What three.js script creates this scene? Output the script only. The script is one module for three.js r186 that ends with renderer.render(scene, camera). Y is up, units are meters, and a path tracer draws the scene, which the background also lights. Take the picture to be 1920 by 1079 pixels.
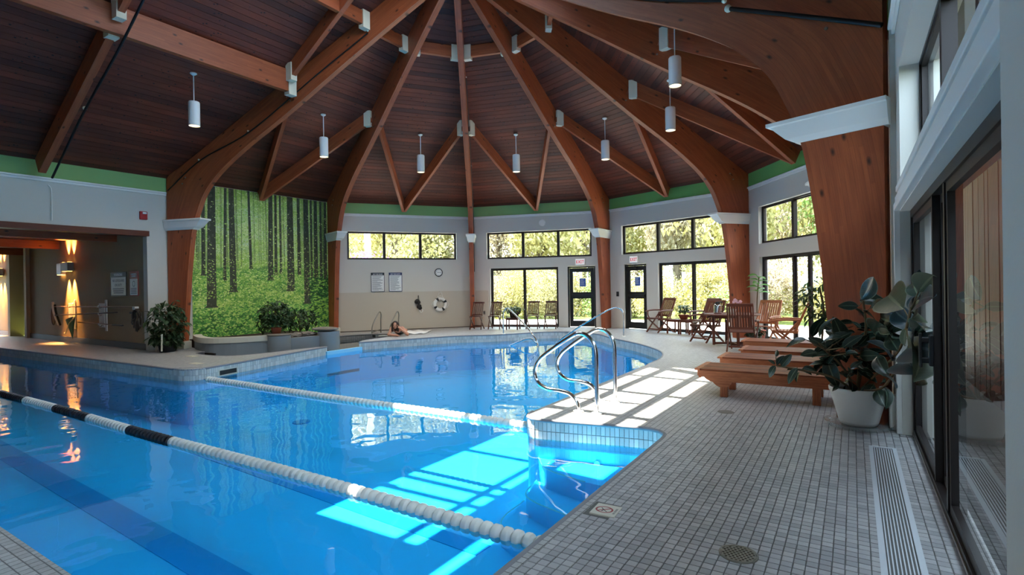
import * as THREE from 'three';
import { mergeGeometries, mergeVertices } from 'three/addons/utils/BufferGeometryUtils.js';
import { RoundedBoxGeometry } from 'three/addons/geometries/RoundedBoxGeometry.js';
import { MarchingCubes } from 'three/addons/objects/MarchingCubes.js';

// ---------------------------------------------------------------- camera, sky, sun, exposure
const scene = new THREE.Scene();
const renderer = new THREE.WebGLRenderer({ antialias: true });
renderer.toneMapping = THREE.LinearToneMapping;
renderer.toneMappingExposure = 1.82;
renderer.shadowMap.enabled = true;

// plan coordinates: u to the right (x), v away from the camera (-z), metres
const W = (u, y, v) => new THREE.Vector3(u, y, -v);
const camera = new THREE.PerspectiveCamera(2 * Math.atan(539.5 / 1007.94) * 180 / Math.PI, 1920 / 1079, 0.05, 400);
{
  const yaw = 0.565572, pitch = -0.0026185, roll = -0.0157428;
  const fw = W(-Math.sin(yaw) * Math.cos(pitch), Math.sin(pitch), Math.cos(yaw) * Math.cos(pitch));
  const rt = W(Math.cos(yaw), 0, Math.sin(yaw));
  const up = W(Math.sin(yaw) * Math.sin(pitch), Math.cos(pitch), -Math.cos(yaw) * Math.sin(pitch));
  const up2 = rt.clone().multiplyScalar(-Math.sin(roll)).addScaledVector(up, Math.cos(roll));
  camera.position.set(0, 1.47, 0);
  camera.up.copy(up2);
  camera.lookAt(camera.position.clone().add(fw));
  scene.add(camera);
}
scene.background = new THREE.Color().setRGB(0.61, 0.82, 1.0);
scene.backgroundIntensity = 7.5;

const LAMP = 9;
const SUN = W(0.4, -1, 0.06);                     // the way the sunlight travels
const sun = new THREE.DirectionalLight(new THREE.Color().setRGB(1, 0.94, 0.8), 24);
sun.position.copy(W(-7, 0, 8)).addScaledVector(SUN, -40);
sun.target.position.copy(W(-7, 0, 8));
sun.castShadow = true;
sun.shadow.mapSize.set(4096, 4096);
sun.shadow.radius = 0.8;
Object.assign(sun.shadow.camera, { left: -32, right: 32, top: 32, bottom: -32, near: 1, far: 90 });
scene.add(sun, sun.target);

// ---------------------------------------------------------------- plan of the hall
const UC = -7.2217, VC = 9.2806, PH = -0.0220, RAD = Math.PI / 180;
const AP = 7.61, RV = 8.0, T18 = Math.tan(18 * RAD);
const ROOF_TOP = 8.92, ROOF_S = 0.594, RIB_S = 0.565, PHI = Math.atan(ROOF_S);
const roofY = a => ROOF_TOP - ROOF_S * a;
const vAng = k => (198 - 36 * k) * RAD + PH, nAng = k => (180 - 36 * k) * RAD + PH;
const radial = (k, r, y, off = 0) => { const a = vAng(k); return W(UC + r * Math.cos(a) - off * Math.sin(a), y, VC + r * Math.sin(a) + off * Math.cos(a)); };
// frame of wall k: x along the wall (to the right seen from inside), y up, z into the room
function frame(k, ap = AP) {
  const a = nAng(k), nu = Math.cos(a), nv = Math.sin(a);
  return { p: W(UC + ap * nu, 0, VC + ap * nv), turn: Math.atan2(-nu, nv) };
}
const RIGHT = { p: W(0.38, 0, 0), turn: -Math.PI / 2 };   // x = -v
const ALCOVE = { p: W(0, 0, 6.5), turn: 0 };              // x = u, facing the camera
function inFrame(o, f, x = 0, y = 0, z = 0) {
  o.position.copy(f.p).add(new THREE.Vector3(x, y, z).applyAxisAngle(new THREE.Vector3(0, 1, 0), f.turn));
  o.rotation.y = f.turn; return o;
}
const fromFrame = (f, x, y, z) => new THREE.Vector3(x, y, z).applyAxisAngle(new THREE.Vector3(0, 1, 0), f.turn).add(f.p);

// ---------------------------------------------------------------- helpers
let seed = 12345;
function rnd(a = 0, b = 1) { seed = (seed + 0x6D2B79F5) | 0; let t = Math.imul(seed ^ (seed >>> 15), 1 | seed); t = (t + Math.imul(t ^ (t >>> 7), 61 | t)) ^ t; return a + (b - a) * (((t ^ (t >>> 14)) >>> 0) / 4294967296); }
const taken = {};
function numbered(n) { const base = n.replace(/_\d{3}$/, ''); const c = taken[base] ?? 0; taken[base] = c + 1; return c ? base + '_' + String(c).padStart(3, '0') : base; }
function lit(o) { o.castShadow = true; o.receiveShadow = true; return o; }
function obj(name, geo, mat, parent = scene) {
  if (Array.isArray(geo)) geo = join(geo);
  const m = lit(new THREE.Mesh(geo, mat)); m.name = parent === scene ? numbered(name) : name; parent.add(m); return m;
}
function join(list) { return mergeGeometries(list.map(g => { const h = g.index ? g.toNonIndexed() : g.clone(); for (const n of Object.keys(h.attributes)) if (!['position', 'normal', 'uv'].includes(n)) h.deleteAttribute(n); return h; })); }
function tag(o, label, category, group, kind) { Object.assign(o.userData, { label, category }); if (group) o.userData.group = group; if (kind) o.userData.kind = kind; return o; }
function structure(o, label, category) { o.userData.kind = 'structure'; if (label) { o.userData.label = label; o.userData.category = category; } return o; }
function thing(name, label, category, group) { const g = new THREE.Group(); g.name = numbered(name); scene.add(g); tag(g, label, category, group); return g; }
function copy(o, label, group) { const c = o.clone(); c.name = numbered(o.name); c.userData = { ...o.userData }; if (label) c.userData.label = label; if (group) c.userData.group = group; scene.add(c); return c; }
const V3 = (x, y, z) => new THREE.Vector3(x, y, z);
function place(g, x, y, z, rx = 0, ry = 0, rz = 0) { if (rx || ry || rz) g.applyMatrix4(new THREE.Matrix4().makeRotationFromEuler(new THREE.Euler(rx, ry, rz))); g.translate(x, y, z); return g; }
// box with uv in metres, the grain (u) along its longest side
function bx(w, h, d, x = 0, y = 0, z = 0) { const g = new THREE.BoxGeometry(w, h, d).toNonIndexed(); grain(g); g.translate(x, y, z); return g; }
function rbx(w, h, d, r, x = 0, y = 0, z = 0) { const g = new RoundedBoxGeometry(w, h, d, 1, Math.min(r, w / 2.01, h / 2.01, d / 2.01)); const n = g.index ? g.toNonIndexed() : g; grain(n); n.translate(x, y, z); return n; }
function grain(g) {
  g.computeBoundingBox(); const s = g.boundingBox.getSize(V3(0, 0, 0)), long = s.x >= s.y && s.x >= s.z ? 0 : s.y >= s.z ? 1 : 2;
  const p = g.attributes.position, n = g.attributes.normal, uv = new Float32Array(p.count * 2), o = (s.x * 7.3 + s.y * 3.1 + s.z * 5.7) % 1;
  for (let i = 0; i < p.count; i++) {
    const c = [p.getX(i), p.getY(i), p.getZ(i)], m = [Math.abs(n.getX(i)), Math.abs(n.getY(i)), Math.abs(n.getZ(i))], face = m[0] > m[1] && m[0] > m[2] ? 0 : m[1] > m[2] ? 1 : 2;
    let a = long, b;
    if (face === long) { a = (long + 1) % 3; b = (long + 2) % 3; } else b = 3 - long - face;
    uv[2 * i] = c[a] + o; uv[2 * i + 1] = c[b] + o * 3;
  }
  g.setAttribute('uv', new THREE.BufferAttribute(uv, 2)); return g;
}
// straight bar between two points; w is the horizontal thickness, d the depth in the plane of "up"
function bar(p, q, w, d, up = V3(0, 1, 0), round = 0) {
  const L = p.distanceTo(q), g = round ? rbx(L, d, w, round) : bx(L, d, w);
  const x = q.clone().sub(p).normalize(), z = x.clone().cross(up).normalize(), y = z.clone().cross(x).normalize();
  g.applyMatrix4(new THREE.Matrix4().makeBasis(x, y, z)); const m = p.clone().add(q).multiplyScalar(0.5); g.translate(m.x, m.y, m.z); return g;
}
function tube(pts, r, seg = 0, rs = 8, closed = false, tension = 0.5) { return new THREE.TubeGeometry(new THREE.CatmullRomCurve3(pts, closed, 'centripetal', tension), seg || pts.length * 4, r, rs, closed); }
function rod(p, q, r, rs = 8) { return new THREE.TubeGeometry(new THREE.LineCurve3(p, q), 1, r, rs, false); }
function cyl(r0, r1, h, s = 20, x = 0, y = 0, z = 0) { const g = new THREE.CylinderGeometry(r0, r1, h, s); g.translate(x, y, z); return g; }
function lathe(pts, s = 28) { return new THREE.LatheGeometry(pts.map(p => new THREE.Vector2(p[0], p[1])), s); }
function extrude(shape, depth, bevel = 0) { return new THREE.ExtrudeGeometry(shape, { depth, bevelEnabled: bevel > 0, bevelSize: bevel, bevelThickness: bevel, bevelSegments: 1, curveSegments: 12 }); }
function poly(pts) { return new THREE.Shape(pts.map(p => new THREE.Vector2(p[0], p[1]))); }
function rect(x0, y0, x1, y1) { const h = new THREE.Path(); h.moveTo(x0, y0); h.lineTo(x1, y0); h.lineTo(x1, y1); h.lineTo(x0, y1); h.closePath(); return h; }

// ---------------------------------------------------------------- textures
const hash = (x, y, s) => { let h = Math.imul(x | 0, 374761393) ^ Math.imul(y | 0, 668265263) ^ Math.imul(s | 0, 1442695041); h = Math.imul(h ^ (h >>> 13), 1274126177); return ((h ^ (h >>> 16)) >>> 0) / 4294967296; };
function noise(x, y, px, py, s) {            // value noise that repeats every px, py cells
  const xi = Math.floor(x), yi = Math.floor(y), fx = x - xi, fy = y - yi, m = (a, b) => ((a % b) + b) % b, e = t => t * t * (3 - 2 * t);
  const a = hash(m(xi, px), m(yi, py), s), b = hash(m(xi + 1, px), m(yi, py), s), c = hash(m(xi, px), m(yi + 1, py), s), d = hash(m(xi + 1, px), m(yi + 1, py), s), u = e(fx), v = e(fy);
  return a + (b - a) * u + (c - a) * v + (a - b - c + d) * u * v;
}
function texture(w, h, fn, color = true, sx = 1, sy = 1) {
  const d = new Uint8Array(w * h * 4);
  for (let y = 0; y < h; y++) for (let x = 0; x < w; x++) { const c = fn(x / w, y / h), i = (y * w + x) * 4; for (let k = 0; k < 3; k++) d[i + k] = Math.max(0, Math.min(255, Array.isArray(c) ? c[k] : c)); d[i + 3] = 255; }
  const t = new THREE.DataTexture(d, w, h); t.wrapS = t.wrapT = THREE.RepeatWrapping; t.magFilter = THREE.LinearFilter; t.minFilter = THREE.LinearMipmapLinearFilter; t.generateMipmaps = true;
  if (color) t.colorSpace = THREE.SRGBColorSpace; t.repeat.set(1 / sx, 1 / sy); t.needsUpdate = true; return t;
}
const mixc = (a, b, t) => [a[0] + (b[0] - a[0]) * t, a[1] + (b[1] - a[1]) * t, a[2] + (b[2] - a[2]) * t];
// glued laminated timber: thin laminations along u, each with its own tone, streaks and a few knots
const texGlulam = texture(1024, 512, (x, y) => {
  const lam = Math.floor(y * 14), f = y * 14 - lam, tone = hash(lam, Math.floor(x * 3 + hash(lam, 1, 9) * 3) % 3, 3);
  const g = noise(x * 24, y * 220, 24, 220, 5) * 0.6 + noise(x * 70, y * 500, 70, 500, 6) * 0.4;
  const blot = noise(x * 9, y * 20, 9, 20, 7), kx = hash(lam, 4, 8), kd = Math.hypot((x - kx) * 60, (f - 0.5) * 1.6), knot = hash(lam, 5, 8) > 0.45 ? Math.max(0, 1 - kd) : 0;
  let c = mixc([132, 62, 35], [190, 102, 58], 0.25 * tone + 0.45 * g + 0.3 * blot);
  c = mixc(c, [48, 22, 14], Math.max(knot, f < 0.05 ? 0.28 : 0)); return c;
}, true, 3.2, 0.62);
const texBoard = texture(1024, 256, (x, y) => {
  const g = noise(x * 18, y * 60, 18, 60, 11) * 0.55 + noise(x * 60, y * 190, 60, 190, 12) * 0.45, b = noise(x * 6, y * 3, 6, 3, 13);
  let k = 0; for (let i = 0; i < 26; i++) { const dx = x - hash(i, 1, 14), dy = y - hash(i, 2, 14), r = 0.35 + hash(i, 3, 14); k = Math.max(k, 1 - Math.hypot(dx * 150, dy * 32) / r); }
  return mixc(mixc([104, 52, 38], [160, 88, 64], 0.5 * g + 0.5 * b), [30, 16, 13], Math.max(0, Math.min(1, k * 1.6)));
}, true, 2.9, 0.5);
const texTeak = texture(512, 256, (x, y) => {
  const g = noise(x * 8, y * 60, 8, 60, 21) * 0.6 + noise(x * 30, y * 130, 30, 130, 22) * 0.4;
  return mixc([142, 76, 44], [196, 122, 78], g);
}, true, 1.1, 0.4);
const texGrit = texture(256, 256, (x, y) => 90 + 120 * (noise(x * 60, y * 60, 60, 60, 31) * 0.6 + noise(x * 128, y * 128, 128, 128, 32) * 0.4), false, 0.7, 0.7);
const TILE = 0.0575, TJ = 0.0055;
const tileTone = (i, j) => hash(i, j, 41);
const texTileColor = texture(512, 512, (x, y) => {
  const i = Math.floor(x * 16), j = Math.floor(y * 16), fx = x * 16 - i, fy = y * 16 - j, e = TJ / TILE / 2, joint = fx < e || fx > 1 - e || fy < e || fy > 1 - e, n = noise(x * 90, y * 90, 90, 90, 42);
  return joint ? mixc([84, 81, 80], [112, 108, 106], n) : mixc([166, 163, 162], [200, 197, 195], 0.65 * tileTone(i, j) + 0.35 * n);
}, true, TILE * 16, TILE * 16);
const texTileBump = texture(512, 512, (x, y) => {
  const i = Math.floor(x * 16), j = Math.floor(y * 16), fx = Math.abs(x * 16 - i - 0.5), fy = Math.abs(y * 16 - j - 0.5), e = 0.5 - TJ / TILE / 2;
  return 255 * Math.max(0, Math.min(1, (e - Math.max(fx, fy)) / 0.03));
}, false, TILE * 16, TILE * 16);
const texRipple = texture(512, 512, (x, y) => 255 * (0.5 * noise(x * 9, y * 9, 9, 9, 51) + 0.3 * noise(x * 21, y * 17, 21, 17, 52) + 0.2 * noise(x * 40, y * 44, 40, 44, 53)), false, 6, 6);
const texBark = texture(256, 256, (x, y) => mixc([72, 60, 48], [140, 124, 104], noise(x * 20, y * 5, 20, 5, 61) * 0.6 + noise(x * 60, y * 24, 60, 24, 62) * 0.4), true, 1, 1);
const texGrass = texture(512, 512, (x, y) => mixc([62, 84, 34], [150, 160, 78], noise(x * 40, y * 40, 40, 40, 71) * 0.5 + noise(x * 160, y * 160, 160, 160, 72) * 0.5), true, 5, 5);
const texConcrete = texture(512, 512, (x, y) => mixc([168, 164, 156], [205, 200, 190], noise(x * 30, y * 30, 30, 30, 81) * 0.5 + noise(x * 120, y * 120, 120, 120, 82) * 0.5), true, 3, 3);
const texStone = texture(256, 256, (x, y) => mixc([96, 88, 80], [158, 146, 134], noise(x * 12, y * 12, 12, 12, 91) * 0.6 + noise(x * 40, y * 40, 40, 40, 92) * 0.4), true, 0.6, 0.6);

// ---------------------------------------------------------------- materials
const std = (color, roughness = 0.7, extra = {}) => new THREE.MeshStandardMaterial({ color, roughness, ...extra });
const M = {
  wall: std(0xd3cfc5, 0.85, { bumpMap: texGrit, bumpScale: 0.0006 }),
  wainscot: std(0xc9bfae, 0.8, { bumpMap: texGrit, bumpScale: 0.0006 }),
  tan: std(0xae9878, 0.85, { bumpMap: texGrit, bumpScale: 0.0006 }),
  white: std(0xeceae4, 0.55),
  green: std(0x93bd78, 0.8),
  greenDark: std(0x74b060, 0.8),
  rib: std(0xffffff, 0.5, { map: texGlulam, bumpMap: texGlulam, bumpScale: 0.0015 }),
  teak: std(0xffffff, 0.5, { map: texTeak }),
  teakDark: std(0x9a8078, 0.5, { map: texTeak }),
  mahogany: std(0x6d4a40, 0.5, { map: texTeak }),
  bracket: std(0xe6dfc8, 0.6),
  bronze: std(0x2a2322, 0.45, { metalness: 0.3 }),
  black: std(0x121214, 0.5),
  pipe: std(0x17171a, 0.45, { metalness: 0.2 }),
  steel: std(0xd9dadb, 0.16, { metalness: 1 }),
  dullSteel: std(0x9a958c, 0.3, { metalness: 0.9 }),
  glass: new THREE.MeshPhysicalMaterial({ color: 0xffffff, transmission: 1, thickness: 0, roughness: 0, ior: 1.5 }),
  floor: std(0xffffff, 0.42, { map: texTileColor, bumpMap: texTileBump, bumpScale: 0.0018 }),
  tiles: [0xa5a3a4, 0xaeabac, 0xb7b4b4, 0xbfbcbb].map(c => std(c, 0.4)),
  fascia: [0xc9c6bd, 0xd4d1c8, 0xdedbd2].map(c => std(c, 0.28)),
  grout: std(0x9a9791, 0.85),
  coping: std(0x8a878a, 0.5),
  poolPaint: std(0x96dcfa, 0.5),
  poolLine: std(0x55aee0, 0.5),
  water: new THREE.MeshPhysicalMaterial({ color: new THREE.Color().setRGB(0.2, 0.77, 1.0), transmission: 1, thickness: 0, roughness: 0, ior: 1.33, bumpMap: texRipple, bumpScale: 0.006 }),
  spaWater: new THREE.MeshPhysicalMaterial({ color: new THREE.Color().setRGB(0.72, 0.84, 0.88), transmission: 1, thickness: 0, roughness: 0, ior: 1.33, bumpMap: texRipple, bumpScale: 0.008 }),
  greyTile: std(0x8b8f92, 0.5, { bumpMap: texGrit, bumpScale: 0.001 }),
  cream: std(0xd8d0bd, 0.7),
  stone: std(0xffffff, 0.85, { map: texStone, bumpMap: texStone, bumpScale: 0.01 }),
  soil: std(0x3b2f26, 1),
  floatWhite: std(0xe9e6dc, 0.4), floatBlack: std(0x131722, 0.4),
  terracotta: std(0x9a4b34, 0.75),
  potWhite: std(0xe9e9e4, 0.35),
  leafDark: std(0x2c4632, 0.32, { side: THREE.DoubleSide }),
  shrubLeaf: new THREE.MeshPhysicalMaterial({ color: 0x35502a, roughness: 0.6, transmission: 0.25, thickness: 0 }),
  brightLeaf: new THREE.MeshPhysicalMaterial({ color: 0x6fae45, roughness: 0.7, transmission: 0.45, thickness: 0 }),
  stem: std(0x6a5638, 0.8),
  bark: std(0xffffff, 0.9, { map: texBark, bumpMap: texBark, bumpScale: 0.02 }),
  concrete: std(0xffffff, 0.9, { map: texConcrete }),
  grass: std(0xffffff, 1, { map: texGrass }),
  clear: new THREE.MeshPhysicalMaterial({ color: 0xf2f4f4, transmission: 0.85, thickness: 0, roughness: 0.12, ior: 1.45 }),
  skin: std(0xd39a80, 0.55), hair: std(0x2d1a14, 0.6), towel: std(0xf0eeea, 0.95),
  lampWhite: std(0xf0f0ee, 0.4),
  glow: new THREE.MeshStandardMaterial({ color: 0xfff2d6, emissive: 0xffe2a8, emissiveIntensity: 1.5 }),
  glowAmber: new THREE.MeshStandardMaterial({ color: 0xffe0a8, emissive: 0xffc36a, emissiveIntensity: 3 }),
};
const boardMats = [0xa89488, 0xc0a898, 0xd2b8a6, 0xe2c6b2].map(c => std(c, 0.62, { map: texBoard, bumpMap: texBoard, bumpScale: 0.001 }));

// ================================================================ DECK AND POOL
function curve2(pts, n) { const c = new THREE.CatmullRomCurve3(pts.map(p => V3(p[0], 0, p[1])), false, 'centripetal'); return c.getSpacedPoints(n).map(p => [p.x, p.z]); }
function corner(a, b, c, r, n = 7) {          // rounded corner at b
  const A = V3(a[0] - b[0], a[1] - b[1], 0).normalize(), C = V3(c[0] - b[0], c[1] - b[1], 0).normalize(), out = [];
  for (let i = 0; i <= n; i++) { const t = i / n, p = V3(b[0], b[1], 0).addScaledVector(A, r * (1 - t) * (1 - t)).addScaledVector(C, r * t * t); out.push([p.x, p.y]); }
  return out;
}
const farCurve = curve2([[-3.19, 9.6], [-3.24, 10.6], [-3.55, 11.6], [-4.41, 12.79], [-5.6, 13.95], [-6.5, 14.95], [-7.4, 15.35], [-8.3, 15.0], [-8.78, 14.2], [-9.3, 13.45], [-10.14, 12.74], [-10.67, 11.68], [-11.2, 10.65], [-11.42, 10.15]], 90);
const rightEdge = [[-1.55, 1.12], ...corner([-1.55, 1.2], [-1.55, 5.42], [-3.16, 5.12], 0.34), ...corner([-1.55, 5.42], [-3.19, 5.08], [-3.19, 9.6], 0.36)];
const leftEdge = [[-11.38, 9.05], ...corner([-11.38, 9.05], [-10.36, 5.18], [-27, 4.72], 0.5), [-27, 4.72], [-27, 1.12]];
const poolLine = [...rightEdge, ...farCurve, ...leftEdge];                     // the water's outline, round the pool
const spaShore = curve2([[-11.42, 10.15], [-11.68, 10.55], [-11.78, 11.3], [-11.95, 11.95], [-12.5, 12.4], [-13.1, 12.25], [-13.5, 11.6], [-13.5, 10.6]], 40);
const spaFront = curve2([[-13.3, 7.0], [-13.2, 6.75], [-12.5, 6.62], [-11.8, 6.82], [-11.55, 7.5], [-11.52, 8.4], [-11.38, 9.05]], 30);
const spaLine = [...spaShore, [-13.5, 9.3], [-13.4, 8.0], ...spaFront];
const holeLine = [...rightEdge, ...farCurve, ...spaShore.slice(1), [-13.5, 9.3], [-13.4, 8.0], ...spaFront, ...leftEdge.slice(1)];
const hallOutline = [[0.6, -5.2], [0.6, 6.6]];
for (let k = 6; k >= 0; k--) { const a = vAng(k); hallOutline.push([UC + 8.2 * Math.cos(a), VC + 8.2 * Math.sin(a)]); }
hallOutline.push([-15, 6.75], [-28, 6.75], [-28, -5.2]);
const flat = (g, y) => { g.rotateX(-Math.PI / 2); g.translate(0, y, 0); return g; };
let floor;
{
  const s = poly(hallOutline); s.holes.push(new THREE.Path(holeLine.map(p => new THREE.Vector2(p[0], p[1]))));
  // the near right-hand deck is laid with separate tiles: leave a bed for them
  const bed = [[-1.49, 1.4], [0.36, 1.4], [0.36, 2.2], [0.475, 2.2], [0.475, 6.22], [0.36, 6.22], [0.36, 6.3], [-1.49, 6.3]].map(p => new THREE.Vector2(p[0], p[1]));
  s.holes.push(new THREE.Path(bed));
  floor = structure(obj('floor', flat(extrude(s, 0.3), -0.3), M.floor), 'grey mosaic tiled pool deck around the blue pool', 'floor');
  const bedMesh = obj('tile_bed', flat(extrude(poly([[-1.5, 1.39], [0.485, 1.39], [0.485, 6.31], [-1.5, 6.31]]), 0.28), -0.285), std(0x6b6865, 0.95), floor);
  // single tiles, the 300 that show largest each a piece of its own
  const geo = new RoundedBoxGeometry(TILE - TJ, 0.012, TILE - TJ, 1, 0.0025); geo.deleteAttribute('uv');
  const spots = [];
  for (let i = 0; i < 34; i++) for (let j = 0; j < 85; j++) {
    const u = -1.49 + TILE * (i + 0.5), v = 1.42 + TILE * (j + 0.5); if (u > 0.46 || v > 6.28 || (u > 0.35 && (v < 2.22 || v > 6.2))) continue;
    if (u > 0.10 && u < 0.305 && v < 5.75) continue;                                    // grating
    if (Math.hypot(u + 0.54, v - 3.09) < 0.078) continue;                               // drain
    if (u < -1.3 && v > 3.17 && v < 3.36) continue;                                    // marker plate
    const w = W(u, 0, v), q = w.clone().project(camera), seen = Math.abs(q.x) < 1 && Math.abs(q.y) < 1 && q.z < 1;
    spots.push({ u, v, d: (seen ? 0 : 100) + w.distanceTo(camera.position) });
  }
  camera.updateMatrixWorld(); camera.updateProjectionMatrix();
  for (const s of spots) { const q = W(s.u, 0, s.v).project(camera); s.d = (Math.abs(q.x) < 1 && Math.abs(q.y) < 1 ? 0 : 100) + W(s.u, 0, s.v).distanceTo(camera.position); }
  spots.sort((a, b) => a.d - b.d);
  const lay = s => [s.u + rnd(-0.0008, 0.0008), -0.006 + rnd(-0.0006, 0.0006), -s.v + rnd(-0.0008, 0.0008)];
  for (const s of spots.slice(0, 300)) { const t = obj('tile', geo, M.tiles[Math.floor(rnd(0, 4))], floor); t.position.set(...lay(s)); t.rotation.set(rnd(-0.006, 0.006), rnd(-0.01, 0.01), rnd(-0.006, 0.006)); }
  const rest = spots.slice(300), inst = lit(new THREE.InstancedMesh(geo, std(0xffffff, 0.4), rest.length)), m = new THREE.Matrix4(), c = new THREE.Color();
  rest.forEach((s, i) => { m.makeRotationFromEuler(new THREE.Euler(rnd(-0.006, 0.006), rnd(-0.01, 0.01), rnd(-0.006, 0.006))); m.setPosition(...lay(s)); inst.setMatrixAt(i, m); inst.setColorAt(i, c.set([0xa5a3a4, 0xaeabac, 0xb7b4b4, 0xbfbcbb][Math.floor(rnd(0, 4))])); });
  inst.name = 'small_tiles'; inst.userData.kind = 'stuff'; floor.add(inst);
}
// rounded nosing of the pool edge
{
  const line = pts => new THREE.CatmullRomCurve3(pts.map(p => W(p[0], -0.012, p[1])), false, 'catmullrom', 0);
  const edge = new THREE.Group(); edge.name = numbered('trim_1'); scene.add(edge); structure(edge, 'grey rounded bullnose coping along the pool edge', 'coping');
  for (const pts of [rightEdge, farCurve, leftEdge, spaShore, spaFront]) obj('coping', new THREE.TubeGeometry(line(pts), pts.length * 3, 0.021, 8, false), M.coping, edge);
}
// basin, waterline tiles and water
const pool = new THREE.Group(); pool.name = numbered('pool_basin'); scene.add(pool); structure(pool, 'sky blue painted swimming pool basin', 'pool');
function wallStrip(pts, y0, y1, inset = 0) {
  const pos = [], uv = []; let s = 0;
  for (let i = 0; i + 1 < pts.length; i++) {
    const a = W(pts[i][0], 0, pts[i][1]), b = W(pts[i + 1][0], 0, pts[i + 1][1]), L = a.distanceTo(b);
    for (const [p, y, t] of [[a, y0, s], [b, y0, s + L], [b, y1, s + L], [a, y0, s], [b, y1, s + L], [a, y1, s]]) { pos.push(p.x, y, p.z); uv.push(t, y); }
    s += L;
  }
  const g = new THREE.BufferGeometry(); g.setAttribute('position', new THREE.Float32BufferAttribute(pos, 3)); g.setAttribute('uv', new THREE.Float32BufferAttribute(uv, 2)); g.computeVertexNormals(); return g;
}
const FLOOR_Y = -1.05, WATER_Y = -0.215;
const poolLoop = [...poolLine, poolLine[0]];
obj('basin_wall', wallStrip(poolLoop, -0.228, FLOOR_Y), new THREE.MeshStandardMaterial({ color: M.poolPaint.color, roughness: 0.5, side: THREE.DoubleSide }), pool);
obj('grout_band', wallStrip([...rightEdge, ...farCurve], -0.015, -0.232), new THREE.MeshStandardMaterial({ color: 0x9a9791, roughness: 0.85, side: THREE.DoubleSide }), pool);
obj('grout_band', wallStrip(leftEdge, -0.015, -0.232), new THREE.MeshStandardMaterial({ color: 0x9a9791, roughness: 0.85, side: THREE.DoubleSide }), pool);
obj('basin_floor', flat(extrude(poly(poolLine), 0.1), FLOOR_Y - 0.1), M.poolPaint, pool);
{ // painted lane lines, steps, drain
  const stripe = (u0, v0, u1, v1, w) => { const g = bar(W(u0, FLOOR_Y + 0.004, v0), W(u1, FLOOR_Y + 0.004, v1), w, 0.008); obj('lane_line', g, M.poolLine, pool); };
  stripe(-25, 3.42, -2.6, 2.52, 0.31); stripe(-9.6, 4.5, -3.0, 4.15, 0.22);
  stripe(-2.6, 2.25, -2.6, 2.79, 0.28);
  const stepShape = [[[-1.58, 4.72], [-1.58, 5.4], [-2.95, 5.14], [-2.7, 4.86], [-2.2, 4.72]], [[-1.58, 4.34], [-1.58, 4.8], [-2.9, 5.0], [-2.78, 4.58], [-2.2, 4.36]], [[-1.58, 3.95], [-1.58, 4.5], [-3.0, 4.9], [-2.9, 4.3], [-2.25, 3.98]]];
  stepShape.forEach((s, i) => { const st = obj('step', flat(extrude(poly(s), 0.25), -0.68 - 0.2 * i), M.poolPaint, pool); obj('step_edge', tube(s.slice(2).map(p => W(p[0], -0.425 - 0.2 * i, p[1])), 0.008, 16, 6), M.white, st); });
  obj('drain_cover', cyl(0.16, 0.16, 0.02, 24, -8.84, FLOOR_Y + 0.012, -6.42), M.poolLine, pool);
  obj('water_inlet', cyl(0.03, 0.03, 0.02, 16).rotateX(Math.PI / 2).translate(-2.3, -0.42, -5.24), M.white, pool);
}
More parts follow.
